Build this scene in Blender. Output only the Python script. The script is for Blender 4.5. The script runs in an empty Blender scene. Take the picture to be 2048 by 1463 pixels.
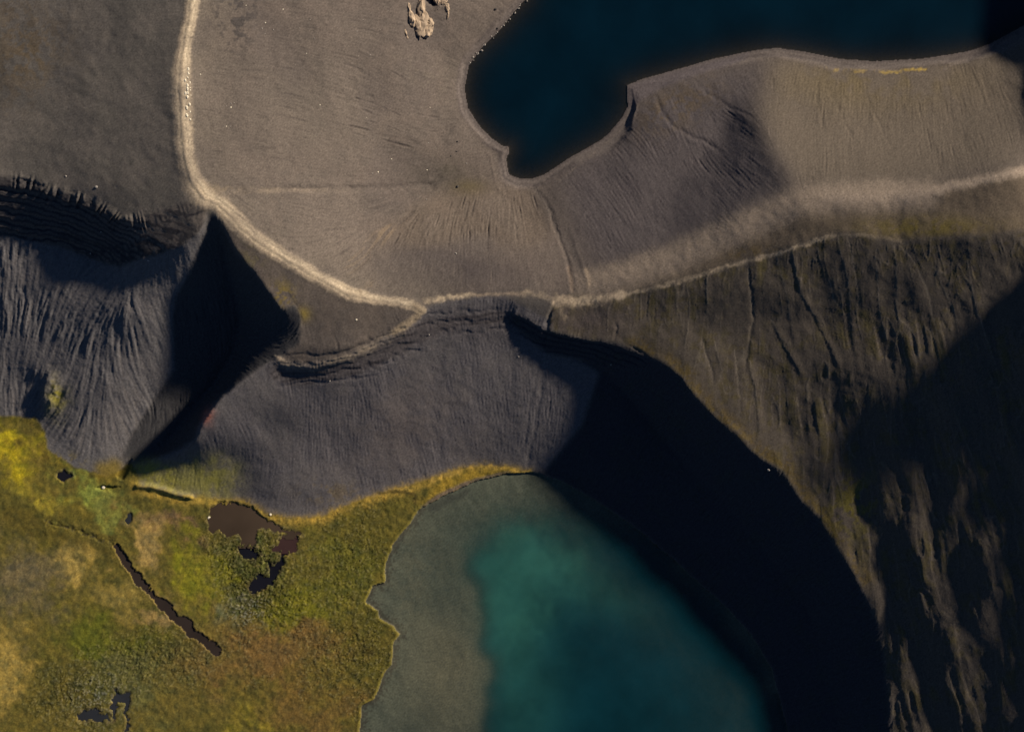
import bpy, math, random
import numpy as np
from mathutils import Vector, Matrix

# ------------------------------------------------------------------ camera, sky, sun, exposure
W, Hh = 2048.0, 1463.0          # survey sheet the map features are digitised on
ALT = 900.0                     # drone height above the lower lake (m)
FPX = 2125.0                    # focal length expressed in sheet units
CX, CY = W / 2, Hh / 2
scene = bpy.context.scene
cam_d = bpy.data.cameras.new('camera')
cam = bpy.data.objects.new('camera', cam_d)
scene.collection.objects.link(cam)
cam.location = (0, 0, ALT)
cam.rotation_euler = (0, 0, 0)
cam_d.sensor_fit = 'HORIZONTAL'
cam_d.sensor_width = 36.0
cam_d.lens = 36.0 * FPX / W
cam_d.clip_end = 8000
cam_d.clip_start = 1.0
scene.camera = cam

SUN_AZ, SUN_EL = 31.0, 23.5     # degrees from +x towards +y, above horizon
world = bpy.data.worlds.new('World')
scene.world = world
world.use_nodes = True
nt = world.node_tree
sky = nt.nodes.new('ShaderNodeTexSky')
sky.sky_type = 'NISHITA'
sky.sun_disc = False
sky.sun_elevation = math.radians(SUN_EL)
sky.sun_rotation = math.radians(90 - SUN_AZ)
sky.altitude = 1500
sky.air_density = 0.6
sky.dust_density = 0.0
sky.ozone_density = 4.0
bg = nt.nodes['Background']
bg.inputs['Strength'].default_value = 0.05
nt.links.new(sky.outputs[0], bg.inputs[0])

sun_d = bpy.data.lights.new('sun', 'SUN')
sun_d.energy = 5.0
sun_d.angle = math.radians(3.0)
sun_d.color = (1.0, 0.885, 0.745)
sun = bpy.data.objects.new('sun', sun_d)
scene.collection.objects.link(sun)
sv = Vector((math.cos(math.radians(SUN_EL)) * math.cos(math.radians(SUN_AZ)),
             math.cos(math.radians(SUN_EL)) * math.sin(math.radians(SUN_AZ)),
             math.sin(math.radians(SUN_EL))))
sun.rotation_euler = sv.to_track_quat('Z', 'Y').to_euler()
sun.location = sv * 1500
scene.view_settings.view_transform = 'Standard'
scene.view_settings.look = 'None'
scene.view_settings.gamma = 1.0
scene.view_settings.exposure = 0.72

# ------------------------------------------------------------------ helpers
rng = np.random.default_rng(7)
D, MARG, GROW = 1.8, 61, 1.08


def axis(n0, n1):
    core = np.arange(n0, n1 + D * 0.5, D)
    step = D * GROW ** np.arange(1, MARG + 1)
    out = np.cumsum(step)
    return np.concatenate([core[0] - out[::-1], core, core[-1] + out]).astype(np.float32)


XS, YS = axis(0, W), axis(0, Hh)
NX, NY = len(XS), len(YS)
PX, PY = np.meshgrid(XS, YS)
IX0, IX1 = MARG, NX - MARG
fy = np.fft.fftfreq(NY, D)[:, None].astype(np.float32)
fx = np.fft.rfftfreq(NX, D)[None, :].astype(np.float32)
FR = np.sqrt(fx * fx + fy * fy)


def noise(lmax, lmin, beta=1.0, seed=0):
    """band-limited fractal noise, unit variance"""
    r = np.random.default_rng(1000 + seed)
    F = np.fft.rfft2(r.standard_normal((NY, NX)).astype(np.float32))
    f0, f1 = 1.0 / lmax, 1.0 / lmin
    amp = np.where(FR > 0, np.maximum(FR, 1e-6) ** (-beta), 0)
    amp *= 1 - np.exp(-(FR / f0) ** 4)
    amp *= np.exp(-(FR / f1) ** 4)
    n = np.fft.irfft2(F * amp, s=(NY, NX)).astype(np.float32)
    return (n - n.mean()) / (n.std() + 1e-9)


def blur(a, sig):
    g = np.exp(-2 * (np.pi * sig * FR) ** 2)
    return np.fft.irfft2(np.fft.rfft2(a.astype(np.float32)) * g, s=(NY, NX)).astype(np.float32)


def sstep(a, b, x):
    t = np.clip((x - a) / (b - a), 0, 1)
    return t * t * (3 - 2 * t)


BWX = noise(220, 10, 1.5, 3)
BWY = noise(220, 10, 1.5, 4)
WX = noise(60, 5, 1.2, 1) * 1.0
WY = noise(60, 5, 1.2, 2) * 1.0


def inside(pts, warp=0.0):
    p = np.asarray(pts, np.float32)
    m = warp * 4 + 4
    j0, j1 = np.searchsorted(XS, [p[:, 0].min() - m, p[:, 0].max() + m])
    i0, i1 = np.searchsorted(YS, [p[:, 1].min() - m, p[:, 1].max() + m])
    out = np.zeros((NY, NX), bool)
    if j1 <= j0 or i1 <= i0:
        return out
    x = PX[i0:i1, j0:j1] + warp * WX[i0:i1, j0:j1]
    y = PY[i0:i1, j0:j1] + warp * WY[i0:i1, j0:j1]
    r = np.zeros(x.shape, bool)
    n = len(p)
    for k in range(n):
        x1, y1 = p[k]
        x2, y2 = p[(k + 1) % n]
        if y1 == y2:
            continue
        c = ((y1 <= y) & (y < y2)) | ((y2 <= y) & (y < y1))
        r ^= c & (x < (x2 - x1) * (y - y1) / (y2 - y1) + x1)
    out[i0:i1, j0:j1] = r
    return out


def pdist(pts, maxd, warp=0.0, closed=False, signed=False):
    """distance in sheet units to a polyline (capped), optional side sign and arc position"""
    p = np.asarray(pts, np.float32)[:, :2]
    d = np.full((NY, NX), maxd, np.float32)
    s = np.zeros((NY, NX), np.float32)
    t_at = np.zeros((NY, NX), np.float32)
    n = len(p)
    acc = 0.0
    for k in range(n if closed else n - 1):
        a, b = p[k], p[(k + 1) % n]
        ab = b - a
        L = float(np.hypot(*ab)) + 1e-6
        m = maxd + warp * 4
        j0, j1 = np.searchsorted(XS, [min(a[0], b[0]) - m, max(a[0], b[0]) + m])
        i0, i1 = np.searchsorted(YS, [min(a[1], b[1]) - m, max(a[1], b[1]) + m])
        if j1 > j0 and i1 > i0:
            sl = (slice(i0, i1), slice(j0, j1))
            x = PX[sl] + (warp * WX[sl] if warp else 0) - a[0]
            y = PY[sl] + (warp * WY[sl] if warp else 0) - a[1]
            t = np.clip((x * ab[0] + y * ab[1]) / (L * L), 0, 1)
            dd = np.hypot(x - t * ab[0], y - t * ab[1])
            up = dd < d[sl]
            d[sl] = np.where(up, dd, d[sl])
            if signed:
                s[sl] = np.where(up, np.sign(ab[0] * y - ab[1] * x), s[sl])
                t_at[sl] = np.where(up, acc + t * L, t_at[sl])
        acc += L
    if signed:
        return d, s, t_at
    return d


def band(pts, w, soft, warp=0.0):
    d = pdist(pts, w + soft + 2, warp)
    return 1 - sstep(w - soft * 0.5, w + soft * 0.5, d)


def soft(pts, sig, warp=0.0):
    return np.clip(blur(inside(pts, warp).astype(np.float32), sig), 0, 1)


def blob(cx, cy, rx, ry, rot=0.0, wp=0.0):
    c, s_ = math.cos(rot), math.sin(rot)
    dx, dy = PX - cx, PY - cy
    if wp:
        dx = dx + wp * BWX
        dy = dy + wp * BWY
    u, v = (dx * c + dy * s_) / rx, (-dx * s_ + dy * c) / ry
    return np.exp(-(u * u + v * v))


# ------------------------------------------------------------------ digitised features (x, y on sheet, z in metres)
ULV, LLV = 30.0, 0.0            # water levels, upper and lower lake
TRAIL = [(385, -420, 104), (385, 0, 101), (380, 41, 101), (369, 94, 101), (363, 141, 101), (362, 189, 101), (365, 252, 100),
         (371, 314, 98), (383, 362, 96), (409, 396, 93), (437, 406, 90), (465, 434, 86), (503, 472, 81), (550, 503, 76),
         (597, 532, 73), (640, 555, 70), (670, 573, 68), (701, 588, 66), (749, 598, 63), (796, 604, 61.5), (827, 610, 60.5),
         (843, 621, 60)]
BENCH = [(843, 621, 60), (830, 637, 58.5), (796, 661, 57), (749, 686, 55.5), (686, 713, 54.5), (623, 729, 54), (579, 725, 54), (562, 716, 54.5)]
SHORE_U = [(1100, -420), (1085, -100), (1050, 0), (1025, 28), (1000, 60), (962, 97), (937, 132), (929, 176), (936, 217), (956, 248), (984, 277),
           (1004, 291), (1010, 293), (1017, 293), (1019, 305), (1013, 316), (1014, 330), (1018, 349), (1038, 357), (1063, 358), (1088, 349),
           (1110, 335), (1142, 313), (1160, 304), (1200, 281), (1216, 268), (1243, 236), (1255, 213), (1253, 171), (1285, 158), (1322, 148),
           (1433, 116), (1517, 100), (1554, 96), (1609, 104), (1679, 118), (1748, 123), (1841, 118), (1933, 104), (1980, 88), (2048, 51),
           (2150, -20), (2250, -200), (2250, -420)]
LAKE_U = SHORE_U + [(2250, -4000), (1100, -4000)]
SHORE_W = [(720, 4000), (720, 1900), (715, 1600), (720, 1463), (724, 1409), (746, 1399), (756, 1380), (768, 1346), (784, 1327), (787, 1284), (799, 1269),
           (787, 1250), (760, 1236), (756, 1221), (732, 1202), (746, 1171), (770, 1164), (772, 1125), (784, 1092), (799, 1072),
           (823, 1043), (837, 1019)]
SHORE_N = [(837, 1019), (880, 995), (920, 976), (953, 962), (1010, 947), (1068, 944), (1120, 960), (1170, 987), (1223, 1021), (1267, 1051), (1347, 1118),
           (1387, 1155), (1450, 1211), (1500, 1265), (1545, 1340), (1575, 1463), (1600, 1700), (1620, 1900)]
LAKE_L = SHORE_W + SHORE_N[1:] + [(1620, 4000)]
TOE = [(-420, 830), (0, 832), (40, 833), (72, 835), (88, 861), (94, 898), (119, 914), (151, 936), (189, 945), (210, 955), (240, 940), (262, 924), (275, 950),
       (277, 974), (314, 981), (368, 996), (399, 994), (440, 999), (487, 1002), (535, 1027), (582, 1037), (640, 1034), (707, 1005),
       (784, 981), (832, 967), (880, 952), (929, 935), (977, 931), (1034, 938)]
CRIM = [(-420, 340, 84), (0, 356, 82), (47, 358, 81.5), (79, 367, 81), (94, 379, 81), (132, 389, 81.5), (176, 400, 82), (214, 422, 83), (239, 440, 84),
        (261, 440, 85), (315, 426, 88), (377, 405, 92), (408, 410, 92)]
CTOE = [(-420, 470, 56), (0, 470, 55), (31, 474, 55), (126, 493, 53), (189, 518, 52), (236, 532, 60), (283, 516, 70), (362, 491, 81), (393, 466, 86), (412, 436, 89)]
WSH = [(418, 428, 88), (412, 466, 79), (377, 548, 60), (352, 595, 46), (346, 639, 37), (349, 717, 23), (350, 740, 19), (314, 790, 10.5), (265, 867, 5), (245, 914, 3.5)]
GULLY = [(440, 462, 78), (447, 490, 68), (462, 560, 48), (482, 640, 32), (470, 700, 23), (430, 770, 13), (380, 830, 7), (330, 890, 4.5), (285, 918, 3.5)]
GRIM = [(434, 431, 88), (453, 466, 83), (472, 503, 79), (509, 544, 75), (550, 601, 71), (566, 621, 69), (579, 610, 69), (591, 607, 68), (604, 632, 66), (600, 686, 61),
        (562, 713, 57), (516, 738, 55), (472, 771, 53), (435, 802, 50), (412, 832, 46), (397, 855, 40), (392, 879, 33), (361, 898, 21), (320, 914, 12), (285, 925, 4)]
TERR = [(606, 645, 64), (610, 680, 61), (640, 698, 59.5), (700, 693, 59), (760, 664, 59), (820, 634, 59.5), (838, 622, 60)]
STRAT = [(560, 748, 45), (640, 752, 46), (720, 734, 47), (790, 700, 49), (850, 662, 52), (930, 630, 55), (980, 622, 56), (1010, 624, 56)]
CENT = [(843, 616, 60), (880, 600, 61), (930, 592, 62), (1000, 588, 62.5), (1060, 586, 63), (1110, 598, 62), (1145, 580, 63), (1180, 574, 65)]
ECREST = [(1010, 622, 56.5), (1032, 628, 57), (1060, 640, 57), (1085, 658, 57), (1113, 664, 57), (1176, 680, 57), (1226, 684, 58), (1276, 699, 59), (1333, 730, 62),
          (1364, 755, 63), (1390, 793, 63.5), (1421, 825, 63), (1459, 860, 62), (1477, 876, 61.5), (1522, 918, 60), (1565, 941, 60), (1603, 1000, 58.5),
          (1638, 1035, 57), (1677, 1100, 55.5), (1719, 1165, 53), (1762, 1258, 47), (1773, 1362, 43), (1785, 1463, 41), (1800, 1900, 38)]
EFOOT = [(1020, 634, 51), (1040, 664, 47), (1066, 692, 44), (1091, 704, 43), (1157, 718, 41), (1210, 745, 37), (1290, 830, 26), (1365, 925, 25), (1440, 1000, 25), (1540, 1120, 22), (1620, 1230, 20), (1680, 1463, 17), (1700, 1900, 15)]
SEDGE = [(1110, 604, 61.5), (1180, 596, 64), (1245, 590, 67), (1317, 573, 72), (1396, 551, 77), (1475, 526, 83), (1553, 507, 89), (1647, 475, 98), (1690, 468, 102),
         (1725, 469, 104), (1764, 482, 106), (1802, 486, 109), (1859, 478, 113), (1974, 471, 121), (2048, 463, 126)]
ERIDGE = [(1180, 570, 65), (1300, 521, 72), (1380, 488, 78), (1447, 455, 84), (1540, 412, 90), (1620, 385, 96), (1700, 384, 101), (1800, 385, 107), (1900, 368, 114), (2048, 338, 124)]

LINES = [TRAIL, BENCH, CRIM, CTOE, WSH, GULLY, GRIM, TERR, STRAT, CENT, ECREST, EFOOT, SEDGE, ERIDGE]
SHARP = [TRAIL, BENCH, CRIM, CTOE, GRIM, TERR, ECREST, EFOOT, GULLY, WSH]
LINES += [[(x, y, ULV + 0.3) for x, y in SHORE_U], [(x, y, 1.0) for x, y in SHORE_W], [(x, y, LLV + 0.2) for x, y in SHORE_N],
          [(x, y, 2.6) for x, y in TOE]]
LINES += [  # soft contours
    [(-420, 0, 74), (-420, 300, 76)], [(0, -420, 82), (0, 0, 83), (0, 200, 83), (0, 330, 82.5)], [(180, -300, 91), (180, 0, 91), (180, 200, 92), (190, 350, 88)],
    [(500, -300, 93), (500, 60, 91), (495, 200, 90), (490, 320, 87)], [(650, -300, 80), (650, 80, 77), (640, 200, 73), (630, 320, 70)],
    [(800, -300, 62), (800, 80, 60), (790, 200, 52), (770, 310, 48)], [(900, -200, 50), (900, 30, 47), (880, 110, 39), (885, 200, 36.5), (905, 270, 35)],
    [(440, 385, 92), (480, 377, 89), (600, 378, 74), (700, 378, 58.5), (800, 375, 44.5), (880, 371, 35.5), (980, 369, 32)],
    [(540, 430, 80), (620, 455, 69), (700, 470, 59), (800, 455, 49), (900, 440, 42), (1000, 430, 39), (1060, 420, 38)],
    [(640, 505, 69), (720, 530, 62), (800, 535, 58.5), (900, 530, 56), (1000, 520, 54), (1080, 500, 52)],
    [(1000, 372, 32.5), (1050, 374, 32.5), (1090, 362, 33)], [(1105, 360, 34), (1180, 320, 34), (1240, 275, 34), (1285, 205, 34), (1340, 172, 34), (1450, 140, 34)],
    [(1130, 480, 50), (1200, 400, 46), (1290, 300, 43), (1400, 210, 39)], [(1200, 500, 58), (1300, 410, 53), (1400, 330, 51), (1460, 240, 43)], [(1330, 470, 64), (1430, 400, 69), (1500, 340, 71)],
    [(1558, 125, 35), (1528, 180, 46), (1517, 225, 57), (1540, 290, 73), (1590, 370, 92)],
    [(1600, 130, 33), (1700, 145, 33.5), (1800, 150, 34), (1900, 140, 34), (2048, 90, 34)],
    [(1600, 250, 59), (1750, 265, 60), (1900, 250, 60), (2048, 200, 58)],
    [(1600, 440, 96), (1750, 432, 104), (1950, 420, 117)],
    [(1450, 590, 77), (1600, 555, 88), (1780, 548, 102), (1900, 540, 110), (2048, 530, 120)], [(1300, 640, 63), (1450, 650, 69), (1600, 640, 78), (1750, 640, 92), (1900, 640, 104), (2048, 620, 116)],
    [(1420, 740, 65), (1520, 740, 68), (1650, 740, 78), (1800, 740, 92), (2048, 740, 111)],
    [(1550, 860, 61), (1650, 850, 67), (1800, 850, 81), (1900, 850, 92), (2048, 850, 107)],
    [(1640, 1000, 59.5), (1700, 1000, 62), (1800, 1000, 72), (1900, 1000, 82), (2048, 1000, 96)], [(1750, 1130, 56), (1850, 1130, 67), (1950, 1130, 78), (2048, 1130, 90)], [(1830, 1463, 46), (1930, 1463, 58), (2048, 1463, 73)],
    [(700, 850, 27), (850, 830, 27.5), (950, 800, 29), (1050, 790, 29)], [(520, 850, 24), (600, 870, 23), (700, 900, 17)],
    [(60, 600, 38), (180, 620, 43), (270, 630, 51)], [(60, 740, 20), (130, 760, 20), (230, 770, 23)], [(100, 735, 19), (92, 770, 14), (82, 828, 6)], [(60, 752, 12), (56, 818, 4.5)],
    [(-420, 600, 38), (0, 610, 37)], [(300, 940, 6), (420, 930, 11), (480, 920, 12)], [(330, 965, 4), (440, 970, 5)],
    [(-420, 1000, 8), (-420, 1463, 8)], [(0, 1000, 4), (0, 1200, 3.2), (0, 1463, 2)], [(120, 1000, 2.6), (260, 1060, 2.0), (400, 1120, 1.7), (560, 1250, 1.6), (600, 1463, 1.5)],
    [(200, 1250, 1.9), (250, 1463, 1.7), (250, 1900, 1.7)], [(640, 1080, 1.7), (740, 1040, 1.8)],
    # unseen high ground added east of the view to shade its right side
    [(2300, -420, 95), (2300, -100, 95), (2300, 100, 100), (2300, 250, 112), (2300, 350, 126), (2300, 450, 140), (2300, 550, 150), (2300, 650, 150), (2300, 760, 142), (2300, 934, 126), (2300, 1154, 114), (2300, 1463, 102), (2300, 1880, 90)],
    [(2466, -420, 134), (2466, -200, 134), (2466, -60, 131), (2466, 60, 130), (2466, 150, 150), (2466, 254, 180), (2466, 354, 204), (2466, 454, 215), (2466, 554, 211), (2466, 664, 192), (2466, 838, 168), (2466, 1058, 150), (2466, 1367, 136), (2466, 1880, 120)],
]


def solve_base():
    x0, y0, x1, y1 = -420.0, -420.0, 2468.0, 1884.0
    prev = None
    for s, its in ((64, 300), (32, 200), (16, 200), (8, 200), (4, 160)):
        nx, ny = int((x1 - x0) / s) + 1, int((y1 - y0) / s) + 1
        acc = np.zeros(nx * ny)
        cnt = np.zeros(nx * ny)
        for ln in LINES:
            p = np.asarray(ln, np.float64)
            for a, b in zip(p[:-1], p[1:]):
                n = max(2, int(np.hypot(*(b - a)[:2]) / (s * 0.5)) + 1)
                q = a + (b - a) * np.linspace(0, 1, n)[:, None]
                i = np.round((q[:, 1] - y0) / s).astype(int)
                j = np.round((q[:, 0] - x0) / s).astype(int)
                ok = (i >= 0) & (i < ny) & (j >= 0) & (j < nx)
                k = i[ok] * nx + j[ok]
                np.add.at(acc, k, q[ok, 2])
                np.add.at(cnt, k, 1)
        fixed = (cnt > 0).reshape(ny, nx)
        zc = (acc / np.maximum(cnt, 1)).reshape(ny, nx).astype(np.float32)
        if prev is None:
            z = np.full((ny, nx), 40.0, np.float32)
        else:
            pz, ps = prev
            jj = np.clip(np.arange(nx) * s / ps, 0, pz.shape[1] - 1.001)
            ii = np.clip(np.arange(ny) * s / ps, 0, pz.shape[0] - 1.001)
            j0 = jj.astype(int); fj = (jj - j0)[None, :]
            i0 = ii.astype(int); fi = (ii - i0)[:, None]
            z = (pz[i0][:, j0] * (1 - fj) + pz[i0][:, j0 + 1] * fj) * (1 - fi) + (pz[i0 + 1][:, j0] * (1 - fj) + pz[i0 + 1][:, j0 + 1] * fj) * fi
            z = z.astype(np.float32)
        z[fixed] = zc[fixed]
        for _ in range(its):
            q = np.pad(z, 1, mode='edge')
            z = 0.25 * (q[:-2, 1:-1] + q[2:, 1:-1] + q[1:-1, :-2] + q[1:-1, 2:])
            z[fixed] = zc[fixed]
        prev = (z, s)
    z, s = prev
    jj = np.clip((XS - x0) / s, 0, z.shape[1] - 1.001)
    ii = np.clip((YS - y0) / s, 0, z.shape[0] - 1.001)
    j0 = jj.astype(int); fj = (jj - j0)[None, :]
    i0 = ii.astype(int); fi = (ii - i0)[:, None]
    return ((z[i0][:, j0] * (1 - fj) + z[i0][:, j0 + 1] * fj) * (1 - fi) + (z[i0 + 1][:, j0] * (1 - fj) + z[i0 + 1][:, j0 + 1] * fj) * fi).astype(np.float32)


Z0 = solve_base()
dsharp = np.full((NY, NX), 60.0, np.float32)
for ln in SHARP:
    dsharp = np.minimum(dsharp, pdist(ln, 60))
wS = sstep(4, 45, dsharp)
ZB = blur(Z0, 3.5) * (1 - wS) + blur(Z0, 15) * wS
wSp = np.exp(-(pdist([(1558, 120), (1528, 180), (1517, 225), (1540, 290), (1590, 370), (1620, 390)], 150) / 60) ** 2)
ZB = ZB * (1 - wSp) + blur(Z0, 17) * wSp
wCr = sstep(1150, 1250, PX) * (1 - sstep(600, 640, PY)) * sstep(330, 420, PY)
ZB = ZB * (1 - wCr) + blur(Z0, 13) * wCr
del Z0

# ------------------------------------------------------------------ region masks
lakeU = inside(LAKE_U, 0.25)
lakeL = inside(LAKE_L, 0.6)
lakeL_clean = inside(LAKE_L)
marshP = TOE + [(1060, 945)] + [(x, y) for x, y in SHORE_N[5::-1]] + SHORE_W[::-1] + [(-3000, 4000), (-3000, 830)]
marsh = inside(marshP, 0.8) & ~lakeL
plateau = inside([(-3000, -3000), (385, -3000)] + [(x, y) for x, y, _ in TRAIL[:10]] + [(408, 410)] + [(x, y) for x, y, _ in CRIM[::-1]] + [(-3000, 340)])
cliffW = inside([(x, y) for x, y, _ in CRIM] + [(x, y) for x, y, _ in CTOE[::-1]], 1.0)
slopeW = inside([(x, y) for x, y, _ in CTOE] + [(x, y) for x, y, _ in WSH] + [(262, 924), (240, 940)] + TOE[8::-1])
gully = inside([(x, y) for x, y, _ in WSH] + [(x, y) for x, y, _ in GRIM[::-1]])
terrace = inside([(x, y) for x, y, _ in TRAIL[10:]] + [(x, y) for x, y, _ in BENCH[1:]] + [(x, y) for x, y, _ in GRIM[9::-1]])
slopeM = inside([(x, y) for x, y, _ in BENCH[::-1]] + [(880, 600), (1000, 590), (1095, 640), (1091, 704), (1157, 718), (1200, 745), (1165, 850), (1090, 940)] + TOE[:12:-1] + [(x, y) for x, y, _ in GRIM[19:9:-1]])
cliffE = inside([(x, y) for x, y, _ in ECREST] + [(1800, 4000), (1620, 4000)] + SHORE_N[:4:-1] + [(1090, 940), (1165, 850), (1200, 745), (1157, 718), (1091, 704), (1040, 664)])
basin = inside([(385, -3000)] + [(x, y) for x, y, _ in TRAIL[1:]] + [(x, y) for x, y, _ in CENT] + [(1069, 372)] + SHORE_U[19::-1] + [(1100, -3000)])
hillE = inside([(1069, 372), (1180, 574)] + [(x, y) for x, y, _ in ERIDGE] + [(4000, 338), (4000, -3000), (2250, -3000)] + SHORE_U[:18:-1])
crestE = inside([(x, y) for x, y, _ in ERIDGE] + [(4000, 338), (4000, 463)] + [(x, y) for x, y, _ in SEDGE[::-1]])
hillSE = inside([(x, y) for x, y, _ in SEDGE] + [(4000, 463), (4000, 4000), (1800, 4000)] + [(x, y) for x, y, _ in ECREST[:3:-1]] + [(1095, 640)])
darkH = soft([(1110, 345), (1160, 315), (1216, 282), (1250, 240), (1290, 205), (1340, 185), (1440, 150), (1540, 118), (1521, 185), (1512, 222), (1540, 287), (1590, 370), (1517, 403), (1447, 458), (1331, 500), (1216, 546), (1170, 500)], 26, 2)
bowlN = soft([(1554, 118), (1521, 190), (1518, 240), (1545, 290), (1600, 378), (1800, 378), (2048, 335), (2100, 60), (1900, 125), (1750, 135)], 22, 2)

# ------------------------------------------------------------------ downslope streaks (line integrals of noise along the fall line)
zs = blur(ZB, 10)
gy, gx = np.gradient(zs, YS, XS)
gl = np.sqrt(gx * gx + gy * gy) + 1e-5
slope = gl / 0.4
dxn, dyn = gx / gl, gy / gl
wd = blur(hillSE.astype(np.float32), 10)
dxn = dxn * (1 - wd) - wd * (0.02 + 0.0005 * (PX - 1500))
dyn = dyn * (1 - wd) - wd
nl = np.sqrt(dxn ** 2 + dyn ** 2) + 1e-6
dxn, dyn = dxn / nl, dyn / nl


def lic(fields, L):
    acc = [f.copy() for f in fields]
    II, JJ = np.meshgrid(np.arange(NY, dtype=np.float32), np.arange(NX, dtype=np.float32), indexing='ij')
    wsum = 1.0
    for sgn in (1, -1):
        pi, pj = II.copy(), JJ.copy()
        for k in range(L):
            idx = np.clip(np.rint(pi), 0, NY - 1).astype(np.int32) * NX + np.clip(np.rint(pj), 0, NX - 1).astype(np.int32)
            pi += sgn * dyn.ravel()[idx]
            pj += sgn * dxn.ravel()[idx]
            idx = np.clip(np.rint(pi), 0, NY - 1).astype(np.int32) * NX + np.clip(np.rint(pj), 0, NX - 1).astype(np.int32)
            w = 0.5 + 0.5 * math.cos(math.pi * (k + 1) / (L + 1))
            for a, f in zip(acc, fields):
                a += w * f.ravel()[idx]
            if sgn == 1:
                wsum += 2 * w
    return [np.clip((a - a.mean()) / a.std(), -2.3, 2.3) for a in acc]


rillA = lic([noise(26, 9, 0.2, 11)], 21)[0]
rillB = lic([noise(9, 4, 0.2, 12)], 11)[0]
rillC = lic([noise(60, 18, 0.3, 13)], 34)[0]
rillD = blur(lic([noise(190, 60, 0.5, 14)], 50)[0], 4)
rillB = blur(rillB, 0.9)
rillA = blur(rillA, 1.3)
rillC = blur(rillC, 2.0)

f_big = noise(400, 60, 1.6, 21)
f_mid = noise(120, 14, 1.4, 22)
f_fin = noise(20, 3.8, 0.8, 23)
f_grain = noise(7, 3.6, 0.2, 24)
f_col1 = noise(300, 12, 1.3, 25)
f_col2 = noise(90, 6, 1.1, 26)

M = lambda m, s_: np.clip(blur(m.astype(np.float32), s_), 0, 1)
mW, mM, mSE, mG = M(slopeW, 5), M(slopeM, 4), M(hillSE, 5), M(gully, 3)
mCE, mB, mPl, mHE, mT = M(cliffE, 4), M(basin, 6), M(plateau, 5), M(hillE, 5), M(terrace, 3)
mCW, mMa, mCr = M(cliffW, 3), M(marsh, 2), M(crestE, 6)

Z = ZB.copy()
# broad undulation
Z += f_mid * (0.11 * (1 - mMa)) + f_big * 0.35 * (1 - mMa) * sstep(2, 10, ZB)
# rills
ampA = 0.28 * mW + 0.036 * mM + 0.03 * mSE + 0.10 * darkH + 0.12 * bowlN + 0.055 * mB + 0.3 * mG + 0.15 * mCE + 0.01 * mPl + 0.04 * mT
ampB = 0.14 * mW + 0.085 * mM + 0.02 * mSE + 0.11 * darkH + 0.08 * bowlN + 0.05 * mB + 0.2 * mG + 0.2 * mCE + 0.02 * mPl + 0.03 * mT
ampC = 0.42 * mW + 0.05 * mM + 0.02 * mSE + 0.05 * darkH + 0.1 * bowlN + 0.2 * mG + 0.2 * mCE
fan = soft([(880, 378), (960, 375), (1060, 372), (1110, 470), (1050, 500), (960, 470), (880, 490), (800, 500), (715, 530), (740, 480), (820, 420)], 10)
ampA += 0.22 * fan
ampB += 0.07 * fan
lines_N = soft([(760, 110), (930, 240), (840, 330), (640, 220), (600, 170)], 25)
ampA += 0.17 * lines_N
fall = sstep(0.05, 0.25, slope)
slopeW_top = soft([(20, 480), (250, 530), (300, 650), (240, 760), (20, 720)], 25)
varW = 1 - mW * (1 - (1.1 - 0.65 * sstep(150, 290, PX + 25 * f_big)) * (0.55 + 0.45 * sstep(-1, 1, f_col1)))
ampA *= 1.9 * fall * varW
ampC *= varW
ampB *= 1.6 * (0.4 + 0.6 * varW)
gate = np.clip(0.65 + 0.5 * np.clip(f_col1, -1.5, 1.5), 0.1, 1.5)
gate = gate * (1 - 0.6 * mW) + 0.6 * mW
wOld = mW * 0.75
rA = (0.35 + 0.55 * wOld) * rillA - (2.0 - 0.8 * wOld) * sstep(0.8, 2.1, rillA) + 0.7 * sstep(0.8, 2.0, -rillA)
rB = 0.5 * rillB - 1.5 * sstep(0.9, 2.1, rillB)
ampC += 0.24 * mSE * soft([(1480, 930), (1560, 800), (1720, 680), (1900, 600), (2048, 540), (2300, 500), (2300, 1500), (1800, 1500), (1700, 1120)], 30)
Z += gate * (ampA * rA + ampB * rB * fall + ampC * fall * np.tanh(rillC * 1.2))
flute = np.exp(-(rillC / 0.13) ** 2) + 0.6 * np.exp(-(rillA / 0.10) ** 2) * 0.5
Z += mSE * fall * rillD * (0.16 * sstep(500, 600, PY) + 0.6 * sstep(640, 900, PY + 0.5 * (PX - 1700)))
Z += 0.16 * mSE * fall * flute * (0.3 + 0.7 * sstep(-1, 1, f_col1))
# fine relief
Z += f_fin * (0.022 + 0.045 * mW + 0.022 * mM) * (1 - mMa) + f_grain * 0.018 * (1 - mMa)

# strata in the western cliff and below the bench: ledges that follow the height
strat_n = f_col1 * 1.2 + 0.5 * f_col2
n_str = sstep(-1.0, 1.0, np.roll(f_col1, 151, axis=1))
for mask, per, amp in ((mCW * (1 - 0.82 * sstep(190, 290, PX)) * (0.5 + 0.5 * n_str), 5.2, 0.75), (M(inside([(545, 718), (600, 700), (640, 698), (760, 664), (843, 618), (1000, 615), (1020, 660), (900, 668), (820, 715), (720, 765), (560, 775)]), 6), 3.4, 0.26),
                       (M(inside([(1010, 620), (1085, 655), (1180, 678), (1280, 698), (1300, 730), (1200, 735), (1090, 705), (1040, 670)]), 4), 4.0, 0.6)):
    ph = (ZB + 0.25 * f_mid + strat_n * 0.4) / per
    Z += mask * amp * (np.sin(2 * np.pi * ph) + 0.45 * np.sin(4 * np.pi * ph + 0.8 + f_mid * 0.3))
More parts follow.
